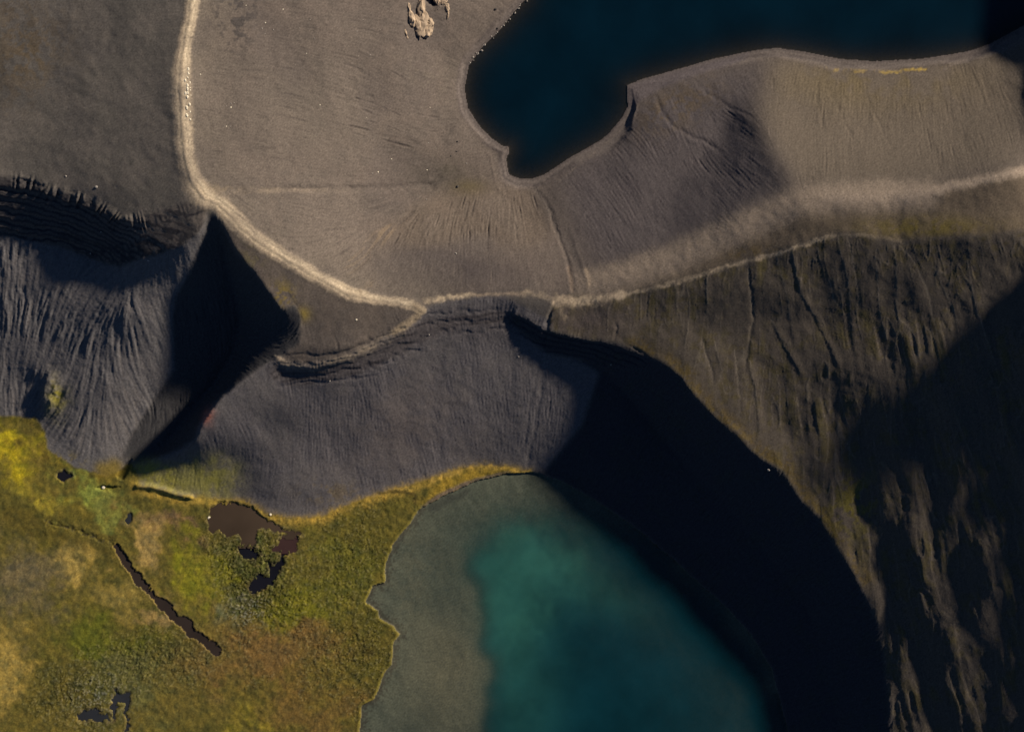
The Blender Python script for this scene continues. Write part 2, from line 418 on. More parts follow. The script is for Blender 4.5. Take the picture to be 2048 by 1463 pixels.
# toothed upper rim of the western cliff
d, sgn, arc = pdist([(x, y) for x, y, _ in CRIM], 46, 0, False, True)
arcw = arc + 15 * np.interp(arc.ravel(), np.arange(0, 1000, 17), np.random.default_rng(5).standard_normal(59)).reshape(arc.shape) * 0.9
tooth = np.abs(((arcw / 19.0) % 1) * 2 - 1)
lenr = 16 + 14 * np.interp(arc.ravel(), np.arange(0, 1000, 19), np.random.default_rng(6).random(53)).reshape(arc.shape)
tmask = sstep(-18, 2, sgn * d) * (1 - sstep(lenr * 0.6, lenr * 1.3, sgn * d)) * (d < 45) * sstep(430, 460, arc) * (1 - 0.93 * sstep(690, 760, arc))
Z += tmask * (0.9 + 2.4 * sstep(-1.2, 1.2, np.roll(f_col2, 77, axis=1))) * (tooth - 0.55)

# incised gullies and raised ribs of the south-eastern hillside
RIBS = [[(1416, 551), (1414, 575), (1416, 600), (1421, 625)], [(1495, 526), (1498, 560), (1503, 601), (1506, 639), (1499, 677), (1492, 720), (1490, 760)],
        [(1550, 508), (1558, 530), (1567, 560), (1575, 589), (1581, 636), (1590, 690), (1588, 740)], [(1585, 502), (1590, 530), (1594, 551), (1603, 586), (1632, 633), (1660, 690), (1690, 760)],
        [(1405, 677), (1410, 700), (1418, 725), (1427, 755), (1425, 785)], [(1430, 683), (1438, 715), (1446, 740), (1440, 760), (1427, 777), (1418, 800)],
        [(1677, 476), (1681, 500), (1687, 520), (1695, 545), (1699, 580), (1702, 612), (1706, 670), (1716, 740)], [(1695, 472), (1702, 500), (1706, 520), (1712, 560), (1718, 600), (1722, 650)],
        [(1756, 495), (1752, 520), (1757, 574), (1760, 620), (1775, 680), (1800, 760)], [(1790, 492), (1793, 520), (1794, 555), (1795, 612), (1805, 680)],
        [(1800, 490), (1832, 528), (1845, 560), (1857, 585), (1864, 620), (1880, 690), (1910, 790)], [(1871, 532), (1885, 570), (1897, 593), (1912, 630), (1940, 700)],
        [(1936, 520), (1943, 560), (1950, 600), (1975, 680), (2010, 780)], [(1660, 560), (1668, 600), (1690, 625), (1700, 660)], [(1545, 640), (1570, 690), (1600, 740), (1612, 770)],
        [(1380, 640), (1372, 690), (1366, 730)], [(1470, 700), (1475, 750), (1480, 800), (1478, 850)], [(1500, 720), (1512, 780), (1520, 850), (1516, 890)],
        [(1620, 930), (1625, 970), (1650, 1010), (1665, 1040), (1690, 1075)], [(1740, 990), (1752, 1040), (1758, 1090), (1770, 1140)], [(1830, 960), (1838, 1020), (1842, 1100), (1850, 1180)],
        [(1860, 1000), (1890, 1050), (1900, 1120), (1925, 1200), (1960, 1290)], [(1725, 1090), (1745, 1130), (1765, 1180), (1780, 1240)], [(1855, 1180), (1880, 1240), (1885, 1330), (1895, 1420)],
        [(1650, 1000), (1680, 1030), (1700, 1085)], [(1930, 960), (1955, 1020), (1985, 1100), (2000, 1200)]]
for k, r in enumerate(RIBS):
    d, sgn, arc = pdist(r, 22, 0.7, False, True)
    L = arc.max() + 1e-3
    fade = sstep(-5, 25, arc) * (1 - sstep(L - 40, L + 1, arc))
    a = 0.34 + 0.16 * math.sin(k * 2.3)
    # steep lip on the sunlit side, furrow on the other
    a *= 0.9 - 0.45 * sstep(1580, 1680, r[0][0])
    if k % 3 == 1:
        Z -= fade * a * 0.8 * np.exp(-(d / 4.0) ** 2)
    else:
        Z += fade * a * np.where(sgn > 0, np.exp(-(d / 4.2) ** 2), np.exp(-(d / 8.0) ** 2))
FURR = [([(1145, 580), (1142, 556), (1138, 535), (1129, 505), (1120, 481), (1110, 450), (1101, 422), (1085, 395), (1069, 376)], 0.5, 4.0),
        ([(1118, 604), (1106, 615), (1098, 632), (1093, 655), (1090, 690), (1091, 708)], 0.9, 4.0),
        ([(1091, 706), (1087, 740), (1083, 770), (1079, 800), (1070, 850), (1060, 900), (1056, 930)], 0.5, 4.5), ([(1082, 720), (1070, 770), (1061, 800), (1054, 860), (1045, 900)], 0.3, 4.0),
        ([(1310, 190), (1318, 210), (1330, 235), (1350, 255), (1380, 272), (1410, 282), (1450, 310)], 0.45, 4.0), ([(1385, 158), (1410, 185), (1450, 210), (1515, 240)], 0.4, 4.0),
        ([(1637, 150), (1634, 190), (1640, 220), (1650, 270)], 0.35, 3.0), ([(1655, 175), (1672, 205), (1690, 245), (1712, 290)], 0.3, 3.0), ([(1712, 160), (1735, 200), (1755, 240), (1785, 300)], 0.35, 3.0),
        ([(1233, 640), (1234, 655), (1232, 668), (1228, 682)], 0.4, 3.5), ([(672, 680), (674, 690), (676, 702)], 0.8, 2.5), ([(650, 684), (651, 700)], 0.6, 2.5),
        ([(560, 376), (640, 378), (720, 377), (800, 372), (880, 371)], 0.8, 6), ([(412, 225), (422, 262), (432, 310), (436, 345)], 0.18, 4.0)]
for k, (r, a, w) in enumerate(FURR):
    d, sgn, arc = pdist(r, w * 5, 1.2, False, True)
    L = arc.max() + 1e-3
    fade = sstep(-4, 14, arc) * (1 - sstep(L - 16, L + 1, arc)) if k not in (0, 2) else 1.0
    Z -= fade * a * (np.exp(-(d / w) ** 2) - 0.15 * np.exp(-((d - w * 1.9) / (w * 0.9)) ** 2)) * (0.5 + 0.5 * n_str)
# lip of the landing where the eastern trail begins
Z += 1.2 * band([(1176, 570), (1168, 540), (1157, 507), (1142, 460)], 3, 9) * 0.22

# trail: slightly levelled bed with worn double track
dT, sT, aT = pdist([(x, y) for x, y, _ in TRAIL], 44, 0.9, False, True)
wT = np.interp(aT.ravel(), [0, 420, 520, 610, 740, 800, 840, 880, 980, 1150, 1250, 1400], [14, 14, 15, 19, 22, 25, 23, 18, 16, 14, 12, 9]).reshape(aT.shape).astype(np.float32)
wT = wT * (1 + 0.07 * np.clip(f_big, -2, 2))
onT = 1 - sstep(wT * 0.7, wT * 1.25, dT)
Z += onT * (0.2 - 0.2 * np.exp(-((sT * dT - 5) / 2.6) ** 2) - 0.16 * np.exp(-((sT * dT + 6) / 3) ** 2))
Z += 0.25 * np.exp(-(dT / (wT * 1.1)) ** 2)
# bench band: pale rim with crest
dBn, sBn, aBn = pdist([(x, y) for x, y, _ in BENCH], 30, 1.0, False, True)
Z += 1.2 * np.exp(-((sBn * dBn + 7) / 8.5) ** 2) * sstep(5, 60, aBn)

# beaches: flat strand, then the bank, with low storm ridges
dU = pdist(SHORE_U, 60, 0.25)
landU = ~lakeU
wb = (1 - sstep(11, 21, dU * (1 + 0.25 * np.clip(f_big, -1.6, 1.6)))) * landU * (dU < 40)
Z = Z * (1 - wb) + (ULV + 0.2 + 0.055 * dU) * wb
for q, (off, a) in enumerate(((8, 0.22), (16, 0.30), (26, 0.22))):
    var = sstep(-0.6, 1.0, np.roll(f_big, 211 * q + 40, axis=0))
    Z += landU * a * var * np.exp(-((dU - off * (1 + 0.3 * np.roll(f_big, 97 * q, axis=1))) / 2.8) ** 2) * (1 - mMa)
dLn = pdist(SHORE_N[:7], 40, 0.4)

# marsh: tussocks, hummocks
TUS = 0.75 * noise(12, 4.2, 0.2, 41) + 0.65 * noise(30, 7, 0.8, 43)
TUS2 = noise(40, 10, 1.0, 42)
rough = np.clip(0.55 * blob(500, 1140, 95, 110) + 0.26 * blob(690, 1120, 130, 160) + 0.5 * blob(300, 1330, 120, 70) + 0.5 * blob(140, 1400, 90, 70) + 0.18 * blob(720, 1300, 90, 160) + 0.2 * blob(600, 1300, 160, 160) + 0.04, 0, 1) * (0.5 + 0.5 * sstep(-1, 1, f_col1))
Zm = TUS * (0.03 + 0.30 * rough) + TUS2 * 0.10 + f_grain * 0.025
Z = Z * (1 - mMa) + (np.maximum(ZB, 1.2) + Zm) * mMa
# raised sod lip along the lake edge
dW = pdist(SHORE_W, 40, 0.6)
Z += (~lakeL) * mMa * 0.35 * np.exp(-((dW - 4) / 3.5) ** 2)

# ------------------------------------------------------------------ ponds and channels in the marsh
POND_BROWN = [(439, 1003), (426, 1012), (421, 1024), (416, 1040), (416, 1056), (424, 1065), (437, 1062), (451, 1065), (458, 1074), (463, 1068), (469, 1069), (480, 1071), (487, 1087), (497, 1084), (504, 1091), (513, 1087),
              (515, 1056), (531, 1056), (551, 1064), (560, 1062), (580, 1072), (606, 1072), (590, 1062), (575, 1060), (560, 1052), (540, 1042), (525, 1033), (505, 1016), (470, 1006)]
POND_RED = [(560, 1068), (553, 1082), (551, 1090), (545, 1101), (561, 1104), (572, 1097), (590, 1103), (592, 1080), (600, 1069), (588, 1064), (574, 1071)]
POND_MID = [(478, 1092), (488, 1091), (495, 1090), (501, 1101), (506, 1094), (515, 1093), (522, 1110), (510, 1118), (497, 1114), (495, 1121), (482, 1108)]
POND_LOW = [(574, 1096), (573, 1115), (566, 1135), (556, 1152), (545, 1170), (530, 1175), (520, 1178), (512, 1192), (505, 1187), (498, 1172), (502, 1160), (510, 1158), (515, 1148), (535, 1150), (541, 1140), (531, 1124), (538, 1120), (549, 1130), (557, 1124), (563, 1113), (566, 1102)]
POND_BL = [(150, 1433), (160, 1424), (172, 1418), (190, 1413), (206, 1425), (225, 1432), (224, 1444), (214, 1446), (208, 1438), (203, 1440), (196, 1446), (184, 1437), (171, 1441), (160, 1440)]
POND_BM = [(229, 1380), (240, 1384), (252, 1380), (263, 1386), (259, 1399), (257, 1420), (255, 1463), (251, 1463), (250, 1420), (248, 1403), (236, 1404), (230, 1428), (226, 1440), (225, 1410)]
POND_BLACK = [(118, 944), (128, 940), (143, 945), (146, 950), (136, 958), (130, 966), (120, 962), (114, 954)]
POND_SMALL = [(258, 1018), (263, 1026), (264, 1044), (255, 1049), (248, 1046), (252, 1034)]
POND_SLIT = [(248, 930), (256, 922), (265, 916), (262, 930), (255, 944), (247, 958), (238, 957), (234, 950), (240, 940)]
POND_CRESC = [(189, 977), (202, 971), (222, 972), (241, 973), (228, 979), (206, 981)]
POND_TARN = [(848, -14), (850, 2), (854, 9), (861, 12), (869, 12), (873, 8), (869, 0), (866, -14), (857, -18)]
TRENCH = [(233, 1093), (242, 1106), (252, 1124), (266, 1146), (285, 1168), (303, 1187), (325, 1207), (345, 1228), (365, 1246), (390, 1268), (412, 1286), (436, 1303)]
RIVULET = [(95, 1045), (115, 1049), (135, 1054), (158, 1060), (175, 1068), (188, 1073), (200, 1080), (215, 1080), (228, 1088)]
dTr, sTr, aTr = pdist(TRENCH, 30, 1.6, False, True)
wTr = np.interp(aTr.ravel(), [0, 60, 120, 200, 245, 290], [4.5, 6.5, 8.5, 9.5, 10.5, 8]).reshape(aTr.shape) + 1.3 * np.sin(aTr / 11.0) + 1.2 * f_mid
trench = dTr < wTr
PONDS = []


def sink(poly, depth, lip, warp=1.1, level=None):
    m = inside(poly, warp)
    lev = level if level is not None else float(np.median(ZB[m])) - lip
    return m, lev


pond_list = [
    ('pond', POND_BROWN, 0.4, 'brown', 1.1, 'large brown muddy pond at the foot of the dark ash slope'),
    ('pond', POND_RED, 0.45, 'maroon', 1.2, 'small maroon pond just right of the large brown pond'),
    ('pond', POND_MID, 0.85, 'black', 1.3, 'small black ragged pond below the large brown pond'),
    ('pond', POND_LOW, 0.85, 'black', 1.3, 'black branching pond, lowest of the ponds in the shaggy green marsh'),
    ('pond', POND_BL, 0.85, 'slate', 1.3, 'slate grey pond near the bottom left of the marsh'),
    ('pond', POND_BM, 0.8, 'slate', 1.2, 'forked narrow pond beside the slate grey pond at the bottom left'),
    ('pond', POND_BLACK, 0.9, 'black', 0.7, 'small black pond beside the bright green moss patch'),
    ('pond', POND_SMALL, 0.8, 'slate', 0.7, 'tiny grey pond above the head of the long muddy channel'),
    ('pond', POND_TARN, 2.2, 'black', 0.5, 'small black tarn beside the tan rock outcrop at the top'),
]
pond_masks = []
for name, poly, lip, kind, wp, lab in pond_list:
    m, lev = sink(poly, 1.0, lip, wp * 2.3)
    cut = np.clip(blur(m.astype(np.float32), 1.3) + 0.10 * np.clip(TUS, -2, 2) * (blur(m.astype(np.float32), 3) > 0.08), 0, 1)
    near = blur(m.astype(np.float32), 5) > 0.02
    Z = np.where(near, np.maximum(Z, lev + 0.3), Z)
    Z = Z * (1 - cut) + (lev - 0.45) * cut
    if kind in ('brown', 'black', 'maroon') and name == 'pond' and poly is not POND_TARN:
        dd = pdist(poly, 14, wp, True)
        Z += (~m) * mMa * 0.40 * np.exp(-((dd - 2.5) / 2.2) ** 2) * sstep(-0.5, 0.8, TUS)
    pond_masks.append((m, lev))
tr_lev = 1.25
Z = np.where(trench, np.minimum(Z, tr_lev - 0.5), Z)
Z += (~trench) * mMa * 0.18 * np.exp(-((dTr - wTr - 2.2) / 2.2) ** 2) * (dTr < 28)
dRv = pdist(RIVULET, 14, 2.2)
Z -= 0.95 * np.exp(-(dRv / np.maximum(4.0 + 2.2 * f_fin, 2)) ** 2)
for poly, dep in ((POND_SLIT, 2.4), (POND_CRESC, 2.0)):
    Z -= dep * blur(inside(poly, 0.5).astype(np.float32), 1.2)
# foot scarp in shade between moss spur and marsh
Z += 2.6 * np.exp(-(pdist([(275, 972), (300, 973), (325, 979), (350, 988), (380, 994)], 22) / 6.0) ** 2) * (PY < 999)
dd, ss, aa = pdist([(102, 728), (95, 755), (88, 790), (80, 832)], 60, 1.2, False, True)
Z += sstep(0, 50, aa) * (1 - sstep(70, 110, aa)) * np.where(ss > 0, 5.5 * np.exp(-(dd / 5.5) ** 2), 5.5 * np.exp(-(dd / 24.0) ** 2))
# lake beds
dLall = pdist(SHORE_W[1:] + SHORE_N[1:], 420)
TURQ = [(1300, 1060), (1190, 1045), (1100, 1035), (1030, 1045), (975, 1068), (952, 1100), (946, 1135), (944, 1168), (975, 1215), (988, 1260), (992, 1300), (990, 1380), (985, 1463), (985, 4000), (1620, 4000), (1600, 1463), (1450, 1211)]
PXk, PYk = PX, PY
PX, PY = PX + 15 * BWX, PY + 13 * BWY
tq = inside(TURQ, 3.0).astype(np.float32)
PX, PY = PXk, PYk
wn = sstep(1060, 1150, PY)
deepL = np.clip(blur(tq, 14) * wn + blur(tq, 34) * (1 - wn), 0, 1)
depL = 0.25 + np.minimum(dLall * 0.012, 1.4) + deepL * (3.2 + np.clip(dLall - 15, 0, 400) * 0.035) + 0.12 * f_mid
Z = np.where(lakeL, LLV - np.maximum(depL, 0.15), np.where(lakeL_clean & ~lakeL, np.maximum(Z, 0.3), Z))
depU = 0.2 + np.minimum(pdist(SHORE_U, 300) * 0.08, 14)
Z = np.where(lakeU, ULV - depU, Z)
Z = np.where(~lakeU & (dU < 6), np.maximum(Z, ULV + 0.08), Z)
Z = np.where(~lakeL & (np.minimum(dW, dLn) < 6), np.maximum(Z, 0.15), Z)
Z = Z.astype(np.float32)

# ------------------------------------------------------------------ ground colours (albedo)
COL = np.zeros((NY, NX, 3), np.float32)
COL[:] = (0.085, 0.075, 0.066)


def paint(mask, rgb, amt=1.0):
    global COL
    m = np.clip(mask * amt, 0, 1)[..., None].astype(np.float32)
    COL = COL * (1 - m) + np.asarray(rgb, np.float32) * m


n1 = sstep(-1.2, 1.2, f_col1)
n2 = sstep(-1.0, 1.0, f_col2)
paint(mPl, (0.108, 0.094, 0.080))
paint(mPl * n1, (0.082, 0.074, 0.064), 0.7)
paint(mPl * blob(60, 110, 70, 60) * n2, (0.095, 0.07, 0.04), 0.6)
paint(mB, (0.117, 0.094, 0.078))
paint(mB * n1, (0.088, 0.074, 0.063), 0.6)
paint(mB * blob(620, 220, 140, 110), (0.112, 0.094, 0.076), 0.8)
paint(mB * blob(520, 430, 90, 50) * n2, (0.09, 0.082, 0.072), 0.8)
paint(mB * np.clip(blob(900, 545, 170, 40) + blob(820, 525, 90, 40), 0, 1), (0.060, 0.050, 0.048), 0.95)
paint(mB * blob(880, 345, 60, 30) * (0.5 + 0.5 * n2), (0.072, 0.062, 0.045), 0.8)
paint(mB * blob(935, 375, 38, 16), (0.085, 0.068, 0.03), 0.8)
paint(mB * fan, (0.115, 0.088, 0.064), 0.5)
paint(mB * blob(480, 40, 40, 50) * (f_col2 > 0.5), (0.05, 0.045, 0.042), 0.7)
paint(mB * (blob(500, 379, 60, 7) + 0.7 * blob(590, 380, 60, 5)) * (0.3 + 0.7 * n2), (0.20, 0.155, 0.105), 0.8)
paint(band([(700, 535), (720, 515), (745, 490), (775, 462)], 14, 18) * sstep(-0.1, 1.0, rillA), (0.21, 0.155, 0.10), 0.7)
paint(mHE, (0.085, 0.070, 0.060))
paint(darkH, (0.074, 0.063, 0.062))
paint(darkH * blob(1350, 205, 90, 45, -0.5) * n2, (0.085, 0.062, 0.036), 0.8)
paint(bowlN, (0.096, 0.078, 0.060))
paint(bowlN * blob(1750, 150, 170, 60) * n1, (0.10, 0.076, 0.036), 0.7)
paint(band([(1640, 133), (1680, 140), (1720, 142), (1780, 144), (1850, 138)], 3, 4, 1.0) * n2, (0.30, 0.21, 0.05), 0.8)
paint(mCr, (0.10, 0.078, 0.056))
paint(mCr * blob(1850, 455, 130, 22) * (0.4 + 0.6 * n2), (0.11, 0.085, 0.02), 0.85)
paint(mCr * blob(1500, 505, 60, 14) * n2, (0.10, 0.07, 0.03), 0.7)
paint(band([(1180, 572), (1330, 525), (1480, 455), (1600, 402), (1700, 396), (1850, 390)], 26, 46, 2), (0.185, 0.147, 0.113), 0.9)
paint(band([(1650, 395), (1740, 396), (1822, 392), (1900, 374), (2048, 342), (2400, 290)], 8, 20, 1.5), (0.215, 0.17, 0.13), 0.8)
paint(band([(1120, 601), (1245, 590), (1317, 574), (1396, 552), (1475, 527), (1553, 508), (1647, 476), (1690, 469), (1730, 470)], 3.0, 7, 1.5) * (0.45 + 0.55 * n2) * (1 - 0.7 * sstep(1600, 1750, PX)), (0.30, 0.235, 0.16), 0.7)
paint(band([(1118, 600), (1140, 608), (1180, 604), (1240, 592)], 9, 12, 2) * (0.4 + 0.6 * n2), (0.34, 0.265, 0.18), 0.9)
paint(band([(1145, 580), (1142, 556), (1138, 535)], 4, 6), (0.19, 0.14, 0.10), 0.6)
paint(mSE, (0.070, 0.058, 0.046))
paint(mSE * n1 * sstep(-0.4, 0.9, f_col2), (0.070, 0.056, 0.026), 0.6)
paint(mSE * sstep(0.0, 2.0, rillC) * n1, (0.085, 0.07, 0.026), 0.45)
paint(mSE * (1 - sstep(10, 38, pdist([(x, y) for x, y, _ in ECREST[7:20]], 40))) * (0.3 + 0.7 * n2), (0.10, 0.07, 0.022), 0.75)
paint(mSE * blob(1705, 1010, 45, 60) * n2, (0.12, 0.10, 0.02), 0.8)
paint(mSE * blob(1180, 640, 80, 30), (0.088, 0.07, 0.062), 0.8)
paint(mW, (0.112, 0.103, 0.100))
paint(mW * n1, (0.092, 0.088, 0.089), 0.6)
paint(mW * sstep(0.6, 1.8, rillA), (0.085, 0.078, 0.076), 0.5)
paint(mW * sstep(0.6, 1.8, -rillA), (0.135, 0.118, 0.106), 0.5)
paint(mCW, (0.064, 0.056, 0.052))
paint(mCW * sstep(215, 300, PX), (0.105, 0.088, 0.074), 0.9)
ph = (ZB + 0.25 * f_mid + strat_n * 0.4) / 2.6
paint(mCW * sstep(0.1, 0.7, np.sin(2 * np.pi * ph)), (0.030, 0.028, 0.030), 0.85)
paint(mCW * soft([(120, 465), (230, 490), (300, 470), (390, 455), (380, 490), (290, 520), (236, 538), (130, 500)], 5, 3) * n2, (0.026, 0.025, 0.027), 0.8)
paint(mG, (0.045, 0.043, 0.043))  # dark ash, kept near black to deepen the gully shadow
paint(mT, (0.092, 0.075, 0.062))
paint(mT * n1, (0.08, 0.068, 0.06), 0.6)
paint(mT * (blob(606, 628, 16, 14) + blob(565, 590, 22, 26) * n2), (0.17, 0.125, 0.025), 0.8)
paint(mT * blob(500, 520, 26, 40, 0.6) * n2, (0.10, 0.085, 0.04), 0.6)
paint(mM, (0.098, 0.089, 0.087))
paint(mM * blob(800, 860, 160, 110), (0.122, 0.102, 0.093), 0.8)
paint(mM * n1, (0.090, 0.083, 0.087), 0.55)
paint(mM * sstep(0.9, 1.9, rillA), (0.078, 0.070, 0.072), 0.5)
paint(mM * blob(960, 650, 120, 40), (0.07, 0.062, 0.062), 0.7)
st = soft([(545, 726), (600, 738), (686, 720), (760, 690), (850, 640), (1000, 620), (1040, 650), (920, 650), (830, 690), (730, 745), (600, 770), (540, 760)], 4, 3)
paint(st, (0.066, 0.057, 0.056), 0.8)
paint(st * sstep(0.2, 0.8, np.sin(2 * np.pi * (ZB + 0.3 * f_mid) / 2.6)) * (0.3 + 0.7 * n1), (0.036, 0.032, 0.033), 0.75)
paint(np.exp(-((sBn * dBn + 5) / 8.0) ** 2) * sstep(10, 70, aBn) * (0.35 + 0.65 * n2), (0.20, 0.16, 0.115), 0.9)
paint(mCE, (0.034, 0.033, 0.036))  # black ash, taken darker to deepen the shade on the cliff
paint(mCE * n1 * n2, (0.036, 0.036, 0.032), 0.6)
# red cinder tip
paint(blob(418, 830, 12, 18, 0, 4) * (0.5 + 0.5 * n2), (0.32, 0.12, 0.085), 0.85)
# dusty ridge trail and the glow painted beside it
paint(mB * np.exp(-(pdist([(x, y) for x, y, _ in TRAIL], 150) / 75) ** 2), (0.155, 0.128, 0.099), 0.85)  # soft bright glow put into the basin colour along the trail
lic_t = np.sin(sT * dT * 0.55 + 0.8 * f_big) + 0.5 * f_col2
dustn = 0.72 + 0.28 * sstep(-1, 1, f_col2)
paint((1 - sstep(wT * 0.6, wT * 1.25, dT)) * dustn, (0.45, 0.355, 0.24), 0.92)
paint(np.exp(-((sT * dT + wT * 0.45) / 4.5) ** 2) * (dT < 39) * (0.4 + 0.6 * n2), (0.60, 0.49, 0.335), 0.75)
paint(onT * sstep(0.3, 1.3, lic_t) * 0.8, (0.30, 0.235, 0.16), 0.7)
paint(np.exp(-((sT * dT - wT * 0.2) / 2.0) ** 2) * (dT < 39) * n2, (0.48, 0.38, 0.25), 0.7)
paint(np.exp(-((sT * dT - wT * 0.7) / 2.0) ** 2) * (dT < 39), (0.16, 0.12, 0.09), 0.4)
paint(blob(440, 378, 34, 10) * n2, (0.24, 0.185, 0.12), 0.7)
paint(band([(700, 590), (730, 582), (745, 570)], 8, 16, 2) * n2, (0.2, 0.15, 0.1), 0.6)
paint(band([(830, 609), (843, 620), (836, 632), (815, 648), (790, 663)], 7, 8, 1), (0.24, 0.185, 0.12), 0.8)
paint(band([(850, 601), (890, 597), (925, 592), (945, 590)], 5, 8, 1.5) * (0.4 + 0.6 * n2), (0.42, 0.33, 0.22), 0.95)
paint(band([(945, 591), (1000, 588), (1060, 585)], 3, 6, 1) * (0.3 + 0.7 * n2), (0.26, 0.20, 0.14), 0.85)
paint(band([(1180, 572), (1330, 525), (1480, 458), (1600, 404), (1700, 394), (1850, 389)], 20, 38, 2), (0.20, 0.158, 0.12), 0.75)
paint(band([(1650, 395), (1740, 396), (1822, 392), (1900, 374), (2048, 342), (2400, 290)], 6, 18, 1.5), (0.24, 0.19, 0.145), 0.75)
paint(band([(1120, 601), (1245, 590), (1317, 574), (1396, 552), (1475, 527), (1553, 508), (1647, 476), (1690, 469), (1730, 470), (1800, 482)], 3.2, 8, 1.5) * (0.35 + 0.65 * n2) * (1 - 0.7 * sstep(1600, 1800, PX)), (0.32, 0.25, 0.17), 0.85)
paint(band([(1112, 606), (1125, 600), (1150, 604), (1190, 601), (1245, 590)], 8, 14, 2) * (0.45 + 0.55 * n2), (0.40, 0.31, 0.21), 0.9)
paint(band([(1050, 586), (1085, 590), (1118, 600), (1150, 592)], 5, 12, 2) * (0.4 + 0.6 * n2), (0.24, 0.19, 0.135), 0.75)
paint(band([(1128, 612), (1122, 625), (1130, 640)], 5, 8, 2) * (0.4 + 0.6 * n2), (0.24, 0.185, 0.125), 0.8)
paint(band([(1176, 572), (1180, 560), (1172, 540)], 4, 7), (0.26, 0.20, 0.14), 0.7)
paint(mSE * np.exp(-(rillC / 0.13) ** 2) * (0.2 + 0.8 * n1), (0.125, 0.105, 0.080), 0.5)
for k, r in enumerate(RIBS[:18]):
    dd, ss, aa = pdist(r, 8, 0.7, False, True)
    paint(np.exp(-((ss * dd - 1.0) / 1.5) ** 2) * (1 - sstep(0.3, 1.0, aa / (aa.max() + 1))) * (dd < 7.5), (0.17, 0.14, 0.105), 0.5)
paint(mB * np.clip(blob(640, 470, 150, 60, 0.45, 20) + 0.6 * blob(600, 250, 130, 110, 0, 20), 0, 1), (0.150, 0.121, 0.098), 0.7)  # warm glow of the basin centre painted into its colour
paint(mB * band([(440, 388), (520, 382), (600, 381), (700, 381)], 4, 10, 1.5) * (0.3 + 0.7 * n2) * (1 - sstep(520, 720, PX)), (0.24, 0.19, 0.14), 0.7)
paint(mB * band([(520, 373), (640, 374), (740, 374), (840, 371)], 2, 6, 1.2) * (0.4 + 0.6 * n2), (0.072, 0.060, 0.052), 0.6)  # crease shading painted in: pale band on the south, dark line on the north
# wash marks and stains that run down the basin
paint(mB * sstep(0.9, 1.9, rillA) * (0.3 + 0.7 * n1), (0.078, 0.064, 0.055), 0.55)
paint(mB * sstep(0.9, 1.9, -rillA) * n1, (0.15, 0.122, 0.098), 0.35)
paint(mB * sstep(0.2, 1.6, f_big) * 0.6, (0.135, 0.11, 0.09), 0.6)
paint(mB * sstep(0.2, 1.6, -f_big) * 0.6, (0.086, 0.072, 0.064), 0.6)
paint(mB * soft([(430, -20), (520, -20), (510, 70), (470, 100), (425, 60)], 14, 6) * sstep(0.0, 1.0, f_col2), (0.055, 0.048, 0.045), 0.75)
paint(mB * soft([(760, 100), (930, 130), (910, 200), (800, 140)], 16, 5) * n2, (0.135, 0.112, 0.088), 0.5)
paint(mB * np.clip(blob(870, 350, 46, 26, 0.2, 8) + blob(905, 255, 14, 30, 0.3, 5), 0, 1) * (0.4 + 0.6 * n2), (0.062, 0.052, 0.045), 0.75)
paint(mPl * sstep(0.4, 1.6, -f_big), (0.085, 0.076, 0.068), 0.5)
paint(mPl * blob(40, 90, 90, 90, 0, 20) * n2, (0.105, 0.078, 0.05), 0.6)
# beaches
bU = (1 - sstep(12, 26, dU * (1 + 0.2 * np.clip(f_big, -1.6, 1.6)))) * landU * (dU < 40)
paint(bU, (0.108, 0.090, 0.080), 0.9)
paint(landU * np.exp(-((dU - 12 * (1 + 0.3 * f_big)) / 3.0) ** 2) * n1, (0.070, 0.058, 0.054), 0.6)
paint(landU * np.exp(-((dU - 19 * (1 + 0.25 * f_big)) / 2.2) ** 2) * n2, (0.12, 0.098, 0.082), 0.6)
paint((dU < 4) * landU, (0.06, 0.05, 0.048), 0.4)
paint(soft([(1253, 172), (1300, 156), (1420, 124), (1500, 106), (1480, 125), (1400, 148), (1320, 178), (1275, 205), (1258, 222)], 3), (0.088, 0.074, 0.074), 0.9)
